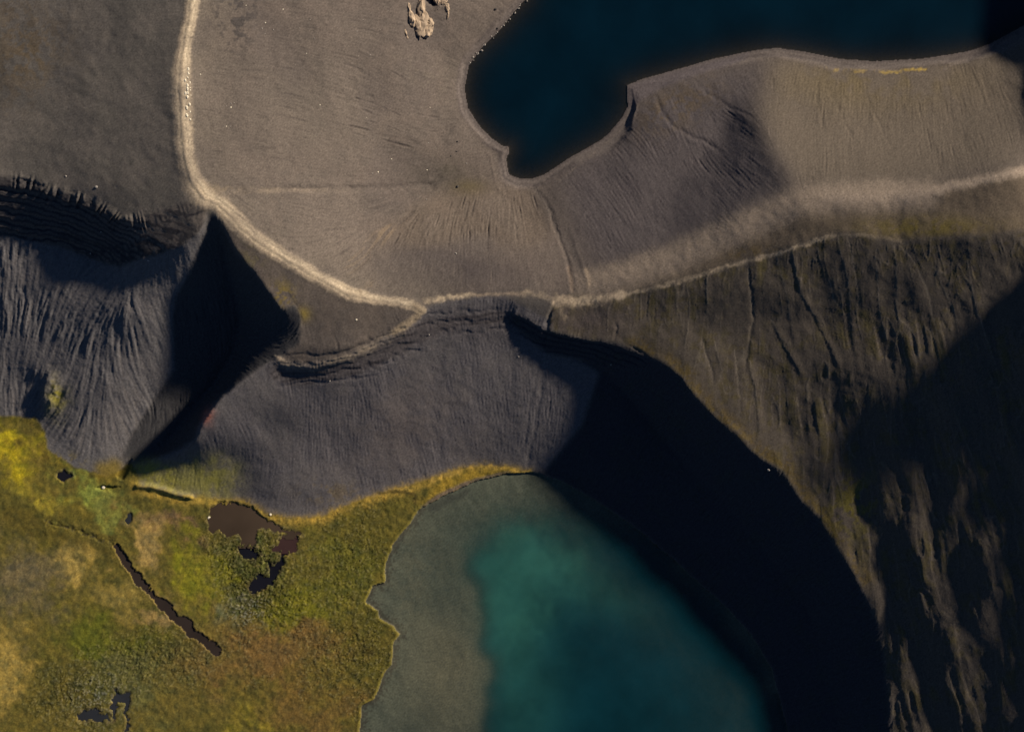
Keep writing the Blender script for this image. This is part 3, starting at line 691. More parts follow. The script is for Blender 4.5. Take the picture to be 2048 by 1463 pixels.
# marsh
paint(mMa, (0.108, 0.086, 0.019))
paint(mMa * n1, (0.080, 0.070, 0.016), 0.8)
MB = [((30, 900, 70, 60), (0.27, 0.215, 0.012), 1.0), ((70, 985, 70, 34), (0.22, 0.18, 0.022), 1.0), ((20, 860, 50, 25), (0.26, 0.215, 0.012), 1.0), ((105, 890, 20, 30), (0.13, 0.095, 0.02), 0.6),
      ((180, 985, 48, 34), (0.14, 0.155, 0.028), 1.1), ((225, 1015, 44, 26), (0.125, 0.13, 0.028), 0.9), ((150, 1125, 46, 34), (0.215, 0.155, 0.036), 1.0),
      ((285, 1090, 26, 60, ), (0.19, 0.135, 0.038), 0.9), ((230, 1180, 60, 30), (0.16, 0.12, 0.03), 0.8), ((310, 1225, 40, 22), (0.19, 0.135, 0.045), 0.7), ((400, 1150, 44, 70), (0.155, 0.15, 0.010), 1.0),
      ((385, 1090, 36, 26), (0.13, 0.12, 0.014), 0.8), ((40, 1160, 90, 90), (0.10, 0.082, 0.040), 0.9), ((15, 1330, 40, 60), (0.20, 0.145, 0.035), 0.9), ((20, 1430, 40, 40), (0.17, 0.12, 0.025), 0.8),
      ((200, 1270, 110, 60), (0.085, 0.085, 0.012), 0.9), ((340, 1050, 60, 22), (0.12, 0.078, 0.034), 1.0), ((500, 1150, 80, 90), (0.070, 0.076, 0.018), 1.0), ((480, 1215, 40, 30), (0.10, 0.105, 0.05), 0.8),
      ((560, 1300, 150, 70), (0.125, 0.072, 0.022), 1.0), ((620, 1420, 130, 60), (0.12, 0.075, 0.020), 0.9), ((400, 1330, 70, 60), (0.12, 0.082, 0.026), 0.8), ((680, 1130, 110, 120), (0.088, 0.084, 0.014), 0.9),
      ((620, 1230, 60, 50), (0.125, 0.118, 0.012), 0.7), ((660, 1310, 50, 35), (0.12, 0.112, 0.012), 0.6), ((740, 1310, 60, 90), (0.072, 0.066, 0.012), 0.8), ((740, 1060, 50, 50), (0.085, 0.072, 0.014), 0.8),
      ((500, 1440, 60, 30), (0.15, 0.125, 0.016), 0.8), ((260, 1360, 130, 70), (0.085, 0.084, 0.026), 0.8), ((380, 1420, 60, 40), (0.10, 0.078, 0.02), 0.6), ((110, 1040, 120, 26), (0.095, 0.078, 0.014), 0.8)]
for k, (g, c, a) in enumerate(MB):
    wgt = blob(*g, 0.0, 20.0) * (0.5 + 0.6 * sstep(-1.2, 1.2, np.roll(f_col1, 97 * k, axis=1)))
    paint(mMa * sstep(0.02, 0.95, wgt), tuple(v * 1.08 for v in c), a)
for g, c, a in (((60, 1150, 70, 70), (0.115, 0.092, 0.046), 0.7), ((150, 1122, 50, 34), (0.27, 0.195, 0.052), 0.95), ((285, 1085, 24, 62), (0.25, 0.175, 0.058), 0.9), ((15, 1350, 40, 90), (0.25, 0.18, 0.045), 0.9), ((400, 1165, 40, 66), (0.165, 0.155, 0.014), 0.75),
                ((190, 985, 50, 30), (0.16, 0.18, 0.035), 0.9), ((235, 1020, 40, 22), (0.15, 0.155, 0.034), 0.8), ((570, 1300, 130, 52), (0.135, 0.086, 0.028), 0.75), ((640, 1430, 110, 44), (0.125, 0.082, 0.024), 0.65), ((335, 1050, 50, 18), (0.15, 0.095, 0.042), 0.8),
                ((235, 1190, 60, 26), (0.19, 0.145, 0.038), 0.6), ((310, 1228, 36, 20), (0.24, 0.165, 0.06), 0.7), ((200, 1280, 90, 40), (0.085, 0.092, 0.012), 0.8), ((460, 1240, 90, 30), (0.13, 0.095, 0.026), 0.6), ((590, 1215, 60, 36), (0.14, 0.135, 0.012), 0.6), ((700, 1250, 50, 30), (0.085, 0.075, 0.014), 0.7)):
    paint(mMa * sstep(0.05, 0.9, blob(*g, 0.0, 13.0) * (0.75 + 0.45 * n2)), c, a)
for (cx, cy, rx, ry) in ((35, 885, 22, 14), (95, 905, 16, 22), (60, 860, 12, 12), (85, 1000, 24, 10)):
    paint(mMa * blob(cx, cy, rx, ry) * n2, (0.075, 0.055, 0.014), 0.9)
paint(mMa * (rough > 0.18) * sstep(0.6, 1.6, TUS + 0.5 * f_grain), (0.17, 0.15, 0.07), 0.35)
paint(mMa * sstep(0.5, 1.5, -TUS) * rough, (0.03, 0.032, 0.010), 0.6)
reed = np.exp(-(np.roll(TUS2, 333, axis=1) / 0.13) ** 2) * np.clip(blob(520, 1090, 85, 50) + 0.8 * blob(200, 1430, 70, 40), 0, 1)
paint(mMa * reed, (0.24, 0.20, 0.10), 0.7)
paint(mMa * np.clip(blob(495, 1215, 38, 30) + blob(200, 1390, 60, 40) * 0.7, 0, 1) * sstep(0.2, 1.2, TUS), (0.22, 0.21, 0.15), 0.7)
paint(mMa * soft([(95, 1050), (220, 1090), (230, 1120), (150, 1095), (60, 1075), (0, 1050), (0, 1010), (60, 1020)], 8, 4), (0.070, 0.056, 0.013), 0.8)
# yellow grass fringe along the foot of the slopes
dToe, sToe, aToe = pdist([p for p in TOE if p[0] > 270] + [(1060, 943)], 40, 1.5, False, True)
fr = np.exp(-((sToe * dToe - 4) / 10.0) ** 2) * (aToe > 1)
paint(fr * (0.55 + 0.45 * n2), (0.34, 0.225, 0.042), 0.95)
fr2 = np.exp(-((sToe * dToe - 2) / 4.0) ** 2) * sstep(500, 560, aToe)
paint(fr2 * n2, (0.42, 0.27, 0.065), 0.7)
paint(soft([(837, 1010), (880, 962), (930, 943), (980, 938), (1034, 941), (1000, 948), (950, 960), (880, 992)], 3, 2), (0.22, 0.15, 0.022), 0.9)
paint(mMa * soft([(838, 1018), (872, 990), (930, 963), (1000, 944), (1030, 944), (1000, 950), (950, 965), (880, 998)], 2, 0.5) * 1.0, (0.11, 0.085, 0.072), 0.9)
paint(band([(760, 985), (800, 983), (825, 985), (832, 1005)], 3, 5, 1.5), (0.06, 0.045, 0.014), 0.7)
# moss on the lower slopes
paint(blob(425, 955, 48, 34) * (0.4 + 0.6 * n2), (0.25, 0.22, 0.048), 1.0)
paint(soft([(262, 925), (300, 925), (350, 930), (380, 965), (360, 985), (310, 975), (275, 968)], 9, 3) * (0.6 + 0.4 * n2), (0.23, 0.205, 0.045), 1.0)
paint(soft([(360, 915), (470, 910), (490, 960), (470, 995), (400, 990), (350, 985)], 10, 4) * n1, (0.18, 0.165, 0.045), 0.8)
paint(soft([(190, 925), (240, 920), (245, 945), (215, 970), (195, 975)], 6, 3), (0.17, 0.12, 0.018), 0.85)
paint(blob(112, 792, 22, 36, 0, 7) * (0.4 + 0.6 * n2), (0.21, 0.18, 0.03), 1.0)
paint(mM * blob(660, 985, 60, 24) * n2, (0.125, 0.092, 0.045), 0.6)
paint(blob(125, 918, 24, 14) * n2, (0.18, 0.135, 0.02), 0.8)
paint(blob(150, 925, 20, 10) * n2, (0.15, 0.11, 0.02), 0.6)
# pond rims: pale reeds, dark mud
for (m, lev), (name, poly, *_r) in zip(pond_masks, pond_list):
    if poly is POND_TARN:
        continue
    dd = pdist(poly, 10, 1.1, True)
    paint(np.exp(-((dd - 2.2) / 2.0) ** 2) * (~m) * (0.1 + 0.9 * n2), (0.19, 0.15, 0.06), 0.5)
for (m, lev), (name, poly, *_r) in zip(pond_masks, pond_list):
    if poly is not POND_TARN:
        e = blur(m.astype(np.float32), 2.4)
        paint(np.clip(e * (1 - e) * 4, 0, 1) * sstep(-0.6, 0.9, f_fin + 0.5 * f_col2), (0.040, 0.031, 0.018), 0.75)
paint(np.exp(-((dTr - wTr - 1.5) / 1.8) ** 2) * (dTr < 28) * (~trench) * n2, (0.18, 0.13, 0.04), 0.7)
paint(trench.astype(np.float32), (0.045, 0.03, 0.024), 1)
paint(np.exp(-(dRv / 4.5) ** 2) * sstep(-0.2, 0.8, f_fin), (0.04, 0.034, 0.02), 0.8)
paint((~lakeL) * mMa * np.exp(-((dW - 2.5) / 2.6) ** 2) * (0.4 + 0.6 * n2), (0.20, 0.165, 0.03), 0.7)
# lake beds
bed = np.array((0.088, 0.092, 0.070), np.float32)
paint(lakeL.astype(np.float32), bed)
weed = sstep(0.3, 1.3, f_col1 + 0.5 * f_col2) * (1 - deepL)
paint(lakeL * weed, (0.066, 0.072, 0.056), 0.6)
paint(lakeL * (1 - sstep(3, 16, dW + 4 * f_fin)), (0.05, 0.042, 0.034), 0.7)
paint(lakeL * blob(900, 1350, 90, 120) * (1 - deepL), (0.165, 0.145, 0.095), 0.85)
paint(lakeL * blob(830, 1150, 60, 90, 0.0, 15) * (1 - deepL) * n2, (0.13, 0.122, 0.085), 0.6)
paint(lakeL * (1 - sstep(4, 14, pdist([(865, 1015), (895, 1000), (930, 985)], 16, 2))), (0.04, 0.04, 0.036), 0.6)
paint(lakeU.astype(np.float32), (0.034, 0.026, 0.021))
COL *= (1 + 0.075 * f_grain + 0.06 * f_fin + 0.04 * np.clip(rillB, -2, 2) * (1 - mMa))[..., None]
mott = np.clip(noise(70, 9, 0.9, 51), -2.2, 2.2)
COL *= (1 + mMa[..., None] * mott[..., None] * np.array((0.15, 0.12, 0.06), np.float32))
COL *= (1 + mMa * 0.11 * np.clip(TUS, -2, 2) * (0.4 + rough))[..., None]
COL = np.clip(COL, 0.004, 0.6)

# ------------------------------------------------------------------ materials
def new_mat(name):
    m = bpy.data.materials.new(name)
    m.use_nodes = True
    return m, m.node_tree, m.node_tree.nodes['Principled BSDF']


def ground_material(name, rough_=0.95, grain=0.35, scale=1.6, bump=0.25):
    m, t, b = new_mat(name)
    at = t.nodes.new('ShaderNodeAttribute'); at.attribute_name = 'tint'
    geo = t.nodes.new('ShaderNodeNewGeometry')
    nz = t.nodes.new('ShaderNodeTexNoise'); nz.inputs['Scale'].default_value = scale
    nz.inputs['Detail'].default_value = 5; nz.inputs['Roughness'].default_value = 0.75
    t.links.new(geo.outputs['Position'], nz.inputs['Vector'])
    mr = t.nodes.new('ShaderNodeMapRange')
    mr.inputs['From Min'].default_value = 0.3; mr.inputs['From Max'].default_value = 0.7
    mr.inputs['To Min'].default_value = 1 - grain; mr.inputs['To Max'].default_value = 1 + grain
    t.links.new(nz.outputs['Fac'], mr.inputs['Value'])
    mx = t.nodes.new('ShaderNodeVectorMath'); mx.operation = 'SCALE'
    t.links.new(at.outputs['Color'], mx.inputs[0]); t.links.new(mr.outputs[0], mx.inputs['Scale'])
    t.links.new(mx.outputs[0], b.inputs['Base Color'])
    b.inputs['Roughness'].default_value = rough_
    b.inputs['Specular IOR Level'].default_value = 0.08
    bp = t.nodes.new('ShaderNodeBump'); bp.inputs['Strength'].default_value = bump; bp.inputs['Distance'].default_value = 0.5
    t.links.new(nz.outputs['Fac'], bp.inputs['Height']); t.links.new(bp.outputs[0], b.inputs['Normal'])
    return m


MAT_ASH = ground_material('volcanic_ash', 0.95, 0.20, 1.3, 0.26)
MAT_MARSH = ground_material('marsh_sod', 0.9, 0.30, 1.1, 0.28)
MAT_BED = ground_material('lake_silt', 0.9, 0.15, 0.6, 0.1)


def water_material():
    m, t, b = new_mat('water')
    at = t.nodes.new('ShaderNodeAttribute'); at.attribute_name = 'tint'
    op = t.nodes.new('ShaderNodeAttribute'); op.attribute_name = 'murk'
    geo = t.nodes.new('ShaderNodeNewGeometry')
    nz = t.nodes.new('ShaderNodeTexNoise'); nz.inputs['Scale'].default_value = 0.5; nz.inputs['Detail'].default_value = 3
    t.links.new(geo.outputs['Position'], nz.inputs['Vector'])
    bp = t.nodes.new('ShaderNodeBump'); bp.inputs['Strength'].default_value = 0.04; bp.inputs['Distance'].default_value = 0.3
    t.links.new(nz.outputs['Fac'], bp.inputs['Height'])
    b.inputs['Roughness'].default_value = 0.12
    b.inputs['IOR'].default_value = 1.33
    n3 = t.nodes.new('ShaderNodeTexNoise'); n3.inputs['Scale'].default_value = 0.025; n3.inputs['Detail'].default_value = 6
    t.links.new(geo.outputs['Position'], n3.inputs['Vector'])
    mr = t.nodes.new('ShaderNodeMapRange'); mr.inputs['From Min'].default_value = 0.3; mr.inputs['From Max'].default_value = 0.7
    mr.inputs['To Min'].default_value = 0.78; mr.inputs['To Max'].default_value = 1.22
    t.links.new(n3.outputs['Fac'], mr.inputs['Value'])
    sc_ = t.nodes.new('ShaderNodeVectorMath'); sc_.operation = 'SCALE'
    t.links.new(at.outputs['Color'], sc_.inputs[0]); t.links.new(mr.outputs[0], sc_.inputs['Scale'])
    t.links.new(sc_.outputs[0], b.inputs['Base Color'])
    t.links.new(bp.outputs[0], b.inputs['Normal'])
    tr = t.nodes.new('ShaderNodeBsdfTransparent'); tr.inputs['Color'].default_value = (0.93, 0.95, 0.92, 1)
    mix = t.nodes.new('ShaderNodeMixShader')
    t.links.new(op.outputs['Fac'], mix.inputs['Fac'])
    t.links.new(tr.outputs[0], mix.inputs[1]); t.links.new(b.outputs[0], mix.inputs[2])
    t.links.new(mix.outputs[0], t.nodes['Material Output'].inputs['Surface'])
    return m


MAT_WATER = water_material()


def rock_material(name, c1, c2):
    m, t, b = new_mat(name)
    geo = t.nodes.new('ShaderNodeTexCoord')
    nz = t.nodes.new('ShaderNodeTexNoise'); nz.inputs['Scale'].default_value = 1.2; nz.inputs['Detail'].default_value = 6
    t.links.new(geo.outputs['Object'], nz.inputs['Vector'])
    cr = t.nodes.new('ShaderNodeValToRGB')
    cr.color_ramp.elements[0].position = 0.38; cr.color_ramp.elements[0].color = (*c1, 1)
    cr.color_ramp.elements[1].position = 0.62; cr.color_ramp.elements[1].color = (*c2, 1)
    t.links.new(nz.outputs['Fac'], cr.inputs['Fac']); t.links.new(cr.outputs[0], b.inputs['Base Color'])
    b.inputs['Roughness'].default_value = 0.9
    bp = t.nodes.new('ShaderNodeBump'); bp.inputs['Strength'].default_value = 0.6
    t.links.new(nz.outputs['Fac'], bp.inputs['Height']); t.links.new(bp.outputs[0], b.inputs['Normal'])
    return m


MAT_TUFF = rock_material('tan_tuff', (0.20, 0.145, 0.095), (0.40, 0.30, 0.20))
MAT_PALE = rock_material('pale_stone', (0.50, 0.43, 0.31), (0.78, 0.70, 0.52))
MAT_GREY = rock_material('grey_stone', (0.16, 0.14, 0.12), (0.36, 0.32, 0.27))
MAT_DARK = rock_material('dark_lava', (0.02, 0.018, 0.017), (0.06, 0.05, 0.045))

# ------------------------------------------------------------------ meshes
def world_xy(px, py, z):
    k = (ALT - z) / FPX
    return (px - CX) * k, (CY - py) * k


VX, VY = world_xy(PX, PY, Z)
VERT = np.stack([VX, VY, Z], -1).reshape(-1, 3).astype(np.float32)
COLF = np.concatenate([COL.reshape(-1, 3), np.ones((NX * NY, 1), np.float32)], 1).astype(np.float32)


def z_at(px, py):
    j = int(np.clip(np.searchsorted(XS, px), 0, NX - 1)); i = int(np.clip(np.searchsorted(YS, py), 0, NY - 1))
    return float(Z[i, j])


def tag(o, label=None, cat=None, group=None, kind=None):
    if label: o['label'] = label
    if cat: o['category'] = cat
    if group: o['group'] = group
    if kind: o['kind'] = kind
    return o


def grid_mesh(name, quads, verts, cols, mat, extra=None):
    used = np.unique(quads)
    remap = np.zeros(len(verts), np.int32)
    remap[used] = np.arange(len(used), dtype=np.int32)
    q = remap[quads].astype(np.int32)
    me = bpy.data.meshes.new(name)
    me.vertices.add(len(used)); me.loops.add(q.size); me.polygons.add(len(q))
    me.vertices.foreach_set('co', verts[used].ravel())
    me.loops.foreach_set('vertex_index', q.ravel())
    me.polygons.foreach_set('loop_start', np.arange(0, q.size, q.shape[1], dtype=np.int32))
    me.polygons.foreach_set('use_smooth', np.ones(len(q), bool))
    me.update(calc_edges=True)
    ca = me.color_attributes.new('tint', 'FLOAT_COLOR', 'POINT')
    ca.data.foreach_set('color', cols[used].ravel())
    if extra is not None:
        a = me.attributes.new('murk', 'FLOAT', 'POINT')
        a.data.foreach_set('value', extra[used].astype(np.float32))
    me.materials.append(mat)
    o = bpy.data.objects.new(name, me)
    scene.collection.objects.link(o)
    return o


LAB = np.zeros((NY, NX), np.int8)
REG = [('hillside_outer', None, MAT_ASH, 'bare ash hills outside the marsh and lakes', 'hillside'),
       ('plateau_west', plateau, MAT_ASH, 'smooth grey brown ash plateau left of the bright ridge trail', 'plateau'),
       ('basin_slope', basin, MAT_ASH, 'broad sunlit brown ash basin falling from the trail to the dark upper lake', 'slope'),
       ('hillside_east', hillE, MAT_ASH, 'furrowed ash hillside below the dark upper lake, half of it in shade', 'hillside'),
       ('ridge_crest_east', crestE, MAT_ASH, 'pale smooth crest running to the right edge of the picture', 'ridge'),
       ('hillside_southeast', hillSE, MAT_ASH, 'dark gullied hillside covering the lower right', 'hillside'),
       ('slope_west', slopeW, MAT_ASH, 'grey rilled scree slope below the banded cliff at the left', 'slope'),
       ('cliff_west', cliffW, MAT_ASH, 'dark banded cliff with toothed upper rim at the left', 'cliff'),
       ('terrace', terrace, MAT_ASH, 'flat triangular ash terrace between the trail and the shadowed gully', 'terrace'),
       ('slope_south', slopeM, MAT_ASH, 'broad finely rilled grey slope above the marsh', 'slope'),
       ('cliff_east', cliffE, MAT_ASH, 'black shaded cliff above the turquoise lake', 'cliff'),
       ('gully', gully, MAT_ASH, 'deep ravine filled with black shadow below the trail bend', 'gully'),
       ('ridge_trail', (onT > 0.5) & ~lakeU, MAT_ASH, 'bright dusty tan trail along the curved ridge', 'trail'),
       ('lake_beach', (bU > 0.55) & (PY > 20), MAT_ASH, 'narrow brown beach around the dark upper lake', 'beach'),
       ('marsh', marsh, MAT_MARSH, 'yellow green boggy marsh at the lower left', 'marsh'),
       ('lake_bed', lakeL | lakeU, MAT_BED, 'silty bed under the lakes', 'lake bed')]
for k, (nm, m, *_r) in enumerate(REG):
    if m is not None:
        LAB[m] = k
idx = np.arange(NX * NY, dtype=np.int32).reshape(NY, NX)
Q = np.stack([idx[1:, :-1], idx[1:, 1:], idx[:-1, 1:], idx[:-1, :-1]], -1).reshape(-1, 4)
QL = LAB[:-1, :-1].ravel()
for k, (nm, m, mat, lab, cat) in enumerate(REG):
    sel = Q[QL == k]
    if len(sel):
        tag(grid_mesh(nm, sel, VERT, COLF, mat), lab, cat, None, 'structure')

# water sheets
STEP = 2


def water(name, mask, level, col, murk, label, grow=3):
    mm = blur(mask.astype(np.float32), 2.2 * grow) > 0.02
    s = np.s_[::STEP, ::STEP]
    px, py = PX[s], PY[s]
    x, y = world_xy(px, py, level)
    v = np.stack([x, y, np.full_like(x, level)], -1).reshape(-1, 3).astype(np.float32)
    ny, nx = px.shape
    ii = np.arange(nx * ny, dtype=np.int32).reshape(ny, nx)
    q = np.stack([ii[1:, :-1], ii[1:, 1:], ii[:-1, 1:], ii[:-1, :-1]], -1).reshape(-1, 4)
    ms = mm[s]
    keep = (ms[1:, :-1] | ms[1:, 1:] | ms[:-1, 1:] | ms[:-1, :-1]).ravel()
    c = np.broadcast_to(np.asarray(col, np.float32), (NY, NX, 3)) if np.ndim(col) == 1 else col
    c = np.concatenate([c[s].reshape(-1, 3), np.ones((nx * ny, 1), np.float32)], 1).astype(np.float32)
    mk = np.broadcast_to(np.asarray(murk, np.float32), (NY, NX))[s].reshape(-1)
    o = grid_mesh(name, q[keep], v, c, MAT_WATER, mk)
    return tag(o, label, 'lake' if name == 'lake' else ('channel' if name == 'muddy_channel' else 'pond'), None, 'structure')


dep = np.where(lakeL, -Z, 0)
murk = 1 - np.exp(-np.maximum(dep, 0) * 0.16)
silt = np.clip(blob(1045, 1125, 110, 100, 0.5, 14) + 0.75 * blob(1010, 1220, 60, 110) + 0.45 * blob(1040, 1400, 80, 140) + 0.35 * blob(1200, 1180, 110, 40, 0.5), 0, 1) * (0.85 + 0.15 * n1)
cl = (1 - silt)[..., None] * np.array((0.002, 0.024, 0.033), np.float32) + silt[..., None] * np.array((0.020, 0.092, 0.076), np.float32)
water('lake', lakeL, LLV, cl.astype(np.float32), murk, 'turquoise lake with sandy shallows beside the green marsh', 1)
depu = np.where(lakeU, ULV - Z, 0)
water('lake', lakeU, ULV, (0.0008, 0.0088, 0.0165), 0.25 + 0.74 * (1 - np.exp(-depu * 0.35)), 'dark navy lake at the top with a rounded bay', 1)
PCOL = {'brown': (0.052, 0.036, 0.024), 'maroon': (0.045, 0.024, 0.022), 'black': (0.008, 0.008, 0.012), 'slate': (0.022, 0.024, 0.028)}
for (m, lev), (name, poly, lip, kind, wp, lab) in zip(pond_masks, pond_list):
    water(name, m, lev, PCOL[kind], 0.93, lab, 1)
water('muddy_channel', trench, tr_lev - 0.25, (0.034, 0.025, 0.020), 0.9, 'long straight muddy channel cutting diagonally through the marsh', 1)

# ------------------------------------------------------------------ grass tufts on the marsh (uncountable)
def tufts(n, seed):
    r = np.random.default_rng(seed)
    prob = (marsh & (PX > -40) & (PX < W) & (PY < Hh + 60) & ~trench).astype(np.float32)
    for m, _l in pond_masks:
        core = blur(m.astype(np.float32), 2.2)
        prob[core > 0.62] = 0
        prob[(core > 0.12) & (core <= 0.62)] = 1.3
    prob *= np.clip(0.05 + rough + 0.06 * n2, 0, 1.2) * sstep(-1.2, 0.8, TUS)
    cum = np.cumsum(prob.ravel().astype(np.float64))
    pick = np.searchsorted(cum, r.random(n) * cum[-1])
    base = VERT[pick].copy()
    base[:, :2] += r.uniform(-0.35, 0.35, (n, 2))
    rg = np.clip(rough.ravel()[pick], 0, 1)
    h = (0.25 + 0.55 * rg) * r.uniform(0.6, 1.4, n)
    rad = (0.22 + 0.35 * rg) * r.uniform(0.7, 1.3, n)
    NB = 5
    v = np.zeros((n, NB, 3, 3), np.float32)
    a0 = r.random(n) * 6.28
    for b in range(NB):
        a = a0 + b * 6.283 / NB + r.uniform(-0.4, 0.4, n)
        ca, sa = np.cos(a), np.sin(a)
        wv = rad * 0.42
        v[:, b, 0] = base + np.stack([-sa * wv, ca * wv, np.full(n, -0.08)], -1)
        v[:, b, 1] = base + np.stack([sa * wv, -ca * wv, np.full(n, -0.08)], -1)
        v[:, b, 2] = base + np.stack([ca * rad, sa * rad, h * r.uniform(0.6, 1.1, n)], -1)
    col = COLF[pick] * np.concatenate([r.uniform(0.85, 1.3, (n, 1)) * r.uniform(0.94, 1.08, (n, 3)), np.ones((n, 1))], 1)
    cols = np.repeat(col, NB * 3, axis=0).astype(np.float32)
    tri = np.arange(n * NB * 3, dtype=np.int32).reshape(-1, 3)
    o = grid_mesh('marsh_grass', tri, v.reshape(-1, 3), cols, MAT_MARSH)
    tag(o, 'shaggy olive tussock grass growing over the marsh', 'grass', None, 'stuff')


tufts(48000, 3)

# ------------------------------------------------------------------ rocks
def rock_mesh(name, seed, sub=2, squash=0.6, jag=0.22):
    import bmesh
    bm = bmesh.new()
    bmesh.ops.create_icosphere(bm, subdivisions=sub, radius=1.0)
    r = random.Random(seed)
    planes = [Vector((r.gauss(0, 1), r.gauss(0, 1), r.gauss(0, 0.8))).normalized() for _ in range(9)]
    offs = [r.uniform(0.62, 0.95) for _ in planes]
    from mathutils import noise as mn
    for v in bm.verts:
        c = v.co.copy()
        for p, o in zip(planes, offs):        # chip flat facets
            e = c.dot(p) - o
            if e > 0:
                c -= p * e * 0.85
        c *= 1 + jag * mn.noise(c * 2.3 + Vector((seed * 3.1, 0, 0)))
        c.z *= squash
        v.co = c
    me = bpy.data.meshes.new(name)
    bm.to_mesh(me); bm.free()
    return me


def place_rock(name, me, mat, px, py, rad, label, cat, group=None, stretch=1.0, rz=0.0, sink_=0.25, kind=None):
    z = z_at(px, py)
    x, y = world_xy(px, py, z)
    o = bpy.data.objects.new(name, me)
    if not me.materials:
        me.materials.append(mat)
    scene.collection.objects.link(o)
    o.location = (x, y, z + rad * (0.5 - sink_))
    o.scale = (rad, rad * stretch, rad)
    o.rotation_euler = (0, 0, rz)
    return tag(o, label, cat, group, kind)


rr = random.Random(11)
TENS = ['', '', 'twenty', 'thirty', 'forty']
ONES = ['', 'first', 'second', 'third', 'fourth', 'fifth', 'sixth', 'seventh', 'eighth', 'ninth', 'tenth', 'eleventh', 'twelfth', 'thirteenth', 'fourteenth', 'fifteenth', 'sixteenth', 'seventeenth', 'eighteenth', 'nineteenth']


def nth(k):
    if k < 20:
        return ONES[k]
    return {0: TENS[k // 10][:-1] + 'ieth'}.get(k % 10, TENS[k // 10] + '-' + ONES[k % 10])

pale = [rock_mesh('stone', 100 + k, 2, 0.38, 0.25) for k in range(5)]
grey = [rock_mesh('stone', 200 + k, 1, 0.7, 0.25) for k in range(4)]
dark = [rock_mesh('stone', 300 + k, 2, 0.75, 0.25) for k in range(3)]
RIDGE = [(376.5, 138.5, 2.2, 1.5), (377, 147, 2, 1.4), (375.5, 155.5, 1.8, 1), (370.8, 161, 2.4, 1), (380, 165.5, 1.5, 1.7), (374.9, 171, 2.2, 1.6), (375.2, 178.5, 2.2, 1.9), (375.5, 186, 2.0, 1.6),
         (380.2, 175.8, 1.3, 1), (380.5, 180.5, 1.5, 1), (370.8, 186.5, 2.2, 1.4), (381.8, 190.7, 1.2, 1), (374.9, 194.3, 2.6, 1.2), (379.4, 209, 2.5, 1.1), (374, 215.6, 2.3, 1.7), (380.2, 223.8, 1.7, 1.3), (374, 230.5, 2.2, 1.8), (380.6, 239, 1.8, 1.4)]
for k, (px, py, rad, st_) in enumerate(sorted(RIDGE, key=lambda q: q[1])):
    place_rock('ridge_stone', pale[k % 5], MAT_PALE, px, py, rad * 0.43, nth(k + 1) + ' white stone from the top in the row along the bright ridge trail', 'stone', 'white stones along the ridge trail', st_, rr.uniform(-0.25, 0.25))
SPECK = [(486, 6), (492, 11), (531, 46), (547, 60), (558, 61), (530, 68), (599, 57), (524, 57), (401, 149), (437, 143), (462, 207), (468, 206), (462, 215), (453, 212), (453, 253), (461, 253), (695, 171), (714, 63), (717, 112),
         (566, 19), (857, 91), (860, 215), (857, 286), (873, 297), (854, 340), (745, 347), (756, 344), (730, 347), (794, 368), (783, 318), (853, 399), (740, 110), (726, 40), (733, 235), (590, 130), (613, 107), (629, 77), (640, 210), (620, 40), (760, 60), (776, 22)]
for k, (px, py) in enumerate(sorted(SPECK)):
    place_rock('slope_stone', grey[k % 4] if k % 3 else pale[k % 5], MAT_GREY, px, py, rr.uniform(0.34, 0.6), nth(k + 1) + ' tiny pale stone from the left among those loose on the brown basin', 'stone', 'loose pale stones on the basin', rr.uniform(0.8, 1.3), rr.uniform(0, 3))
one = [(915, 283, 0.8, dark, MAT_DARK, 'small dark boulder on the basin floor, topmost of three near the bay'), (913, 303, 0.7, dark, MAT_DARK, 'small dark boulder on the basin floor, middle one of three near the bay'),
       (902, 312, 0.7, dark, MAT_DARK, 'small dark boulder on the basin floor, lowest of three near the bay'), (915, 373, 0.9, dark, MAT_DARK, 'dark boulder on the olive patch below the bay'),
       (991, 19, 1.1, dark, MAT_DARK, 'dark boulder on the beach at the top of the upper lake'), (995, 57, 0.8, dark, MAT_DARK, 'dark boulder at the water edge below the rock outcrop'), (933, 327, 0.6, grey, MAT_GREY, 'white pebble beside the beach at the bay'),
       (193, 374, 1.1, grey, MAT_GREY, 'lone pale boulder on the plateau above the toothed cliff'), (132, 352, 0.7, grey, MAT_GREY, 'small grey boulder near the cliff rim at the far left'),
       (713, 639, 0.8, pale, MAT_PALE, 'lone white stone in the middle of the triangular terrace'), (1037, 713, 0.8, grey, MAT_GREY, 'lone pale stone on the grey slope left of the long furrow'), (858, 669, 0.7, grey, MAT_GREY, 'pale stone under the ledge right of the trail bend'),
       (207, 973, 1.8, pale, MAT_PALE, 'white boulder at the edge of the dark crescent hollow'), (418, 1034, 1.2, pale, MAT_PALE, 'pale boulder at the left bank of the brown pond'), (541, 1028, 1.1, pale, MAT_PALE, 'white stone on the grassy bank above the brown pond'),
       (1537, 939, 1.2, grey, MAT_GREY, 'pale boulder on the brink of the black cliff above the lake'), (1222, 729, 0.8, grey, MAT_GREY, 'pale stone at the shadow edge below the black cliff'), (912, 507, 0.8, grey, MAT_GREY, 'pale stone on the dark saddle above the central ridge'),
       (660, 761, 0.9, grey, MAT_GREY, 'grey stone below the bench ledges'), (297, 521, 1.0, grey, MAT_GREY, 'pale stone at the foot of the banded cliff'), (202, 464, 0.7, grey, MAT_GREY, 'pale stone on a ledge of the banded cliff'), (181, 507, 0.7, grey, MAT_GREY, 'pale stone low on the shaded banded cliff')]
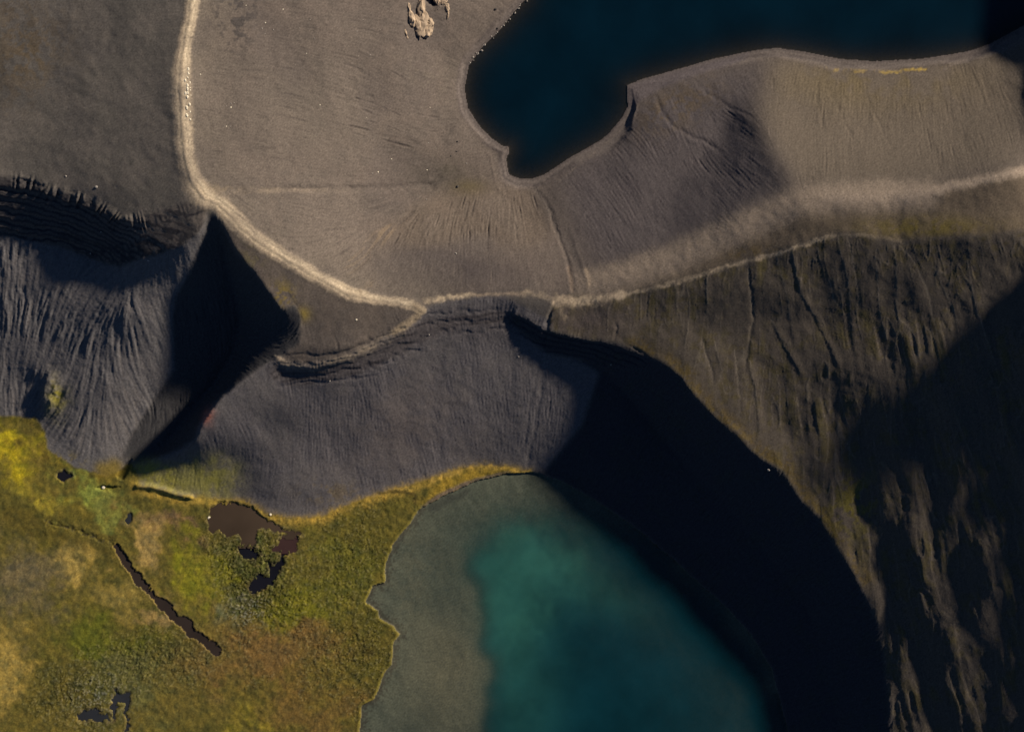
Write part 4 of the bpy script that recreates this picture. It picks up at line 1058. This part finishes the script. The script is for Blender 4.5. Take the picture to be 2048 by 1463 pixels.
for k, (px, py, rad, bank, mat, lab) in enumerate(one):
    place_rock('boulder', bank[k % len(bank)].copy() if False else bank[k % len(bank)], mat, px, py, rad, lab, 'boulder', None, rr.uniform(0.85, 1.2), rr.uniform(0, 3))
# stones along the stony northern shore of the upper lake
for k in range(26):
    t_ = (k + rr.random()) / 26
    ax = [(1050, 0), (1025, 28), (1000, 60), (962, 97), (940, 128)]
    s_ = t_ * 3.999
    a, b = ax[int(s_)], ax[int(s_) + 1]
    f = s_ - int(s_)
    px = a[0] + (b[0] - a[0]) * f + rr.gauss(1.0, 2.6); py = a[1] + (b[1] - a[1]) * f + rr.gauss(0.6, 1.6)
    o = place_rock('shore_stone', grey[k % 4], MAT_GREY, px, py, rr.uniform(0.4, 0.95), nth(k + 1) + ' small stone from the top along the rocky shore of the dark lake', 'stone', 'stones on the rocky lake shore', rr.uniform(0.8, 1.4), rr.uniform(0, 3))
    o.location.z = max(o.location.z, ULV + 0.05)

# tan outcrop at the top: separate crags joined under one thing
ox, oy = 845, 40
oz = z_at(ox, oy)
root = bpy.data.objects.new('rock_outcrop', None)
scene.collection.objects.link(root)
wx, wy = world_xy(ox, oy, oz)
root.location = (wx, wy, oz)
tag(root, 'craggy tan rock outcrop beside the small black tarn at the top', 'rock')
CR = [(837, 42, 7.0, 11.0, 0.2, 1.5), (853, 59, 5.0, 6.2, -0.15, 2.6), (844, 38, 5.2, 6.6, 0.35, 2.4), (822, 36, 3.0, 7.2, 0.2, 2.2), (831, 44, 3.4, 6.5, 0.35, 1.8), (843, 14, 3.2, 8.0, -0.05, 2.6), (858, 44, 3.0, 4.6, 0.5, 2.0),
      (818, 16, 1.4, 4.6, 0.0, 1.3), (887, 4, 3.4, 2.2, 0.5, 1.5), (894, 13, 2.2, 3.8, 0.3, 1.2), (896, 27, 1.0, 4.0, 0.0, 0.8), (874, 1, 2.2, 3.6, 0.5, 1.8), (837, 62, 1.6, 3.2, 0.5, 1.1), (811, 64, 0.8, 3.4, 0.3, 0.6), (814, 74, 0.8, 1.8, 0.4, 0.6)]
for k, (px, py, rx, ry, rz, rh) in enumerate(CR):
    me = rock_mesh('crag', 400 + k, 4, 1.0, 0.30)
    me.materials.append(MAT_TUFF)
    o = bpy.data.objects.new('crag', me)
    scene.collection.objects.link(o)
    z = z_at(px, py)
    x, y = world_xy(px, py, z)
    o.parent = root
    o.location = (x - wx, y - wy, z - oz + rh * 0.1)
    o.scale = (rx * 1.08, ry * 1.05, rh)
    o.rotation_euler = (0, 0, rz)
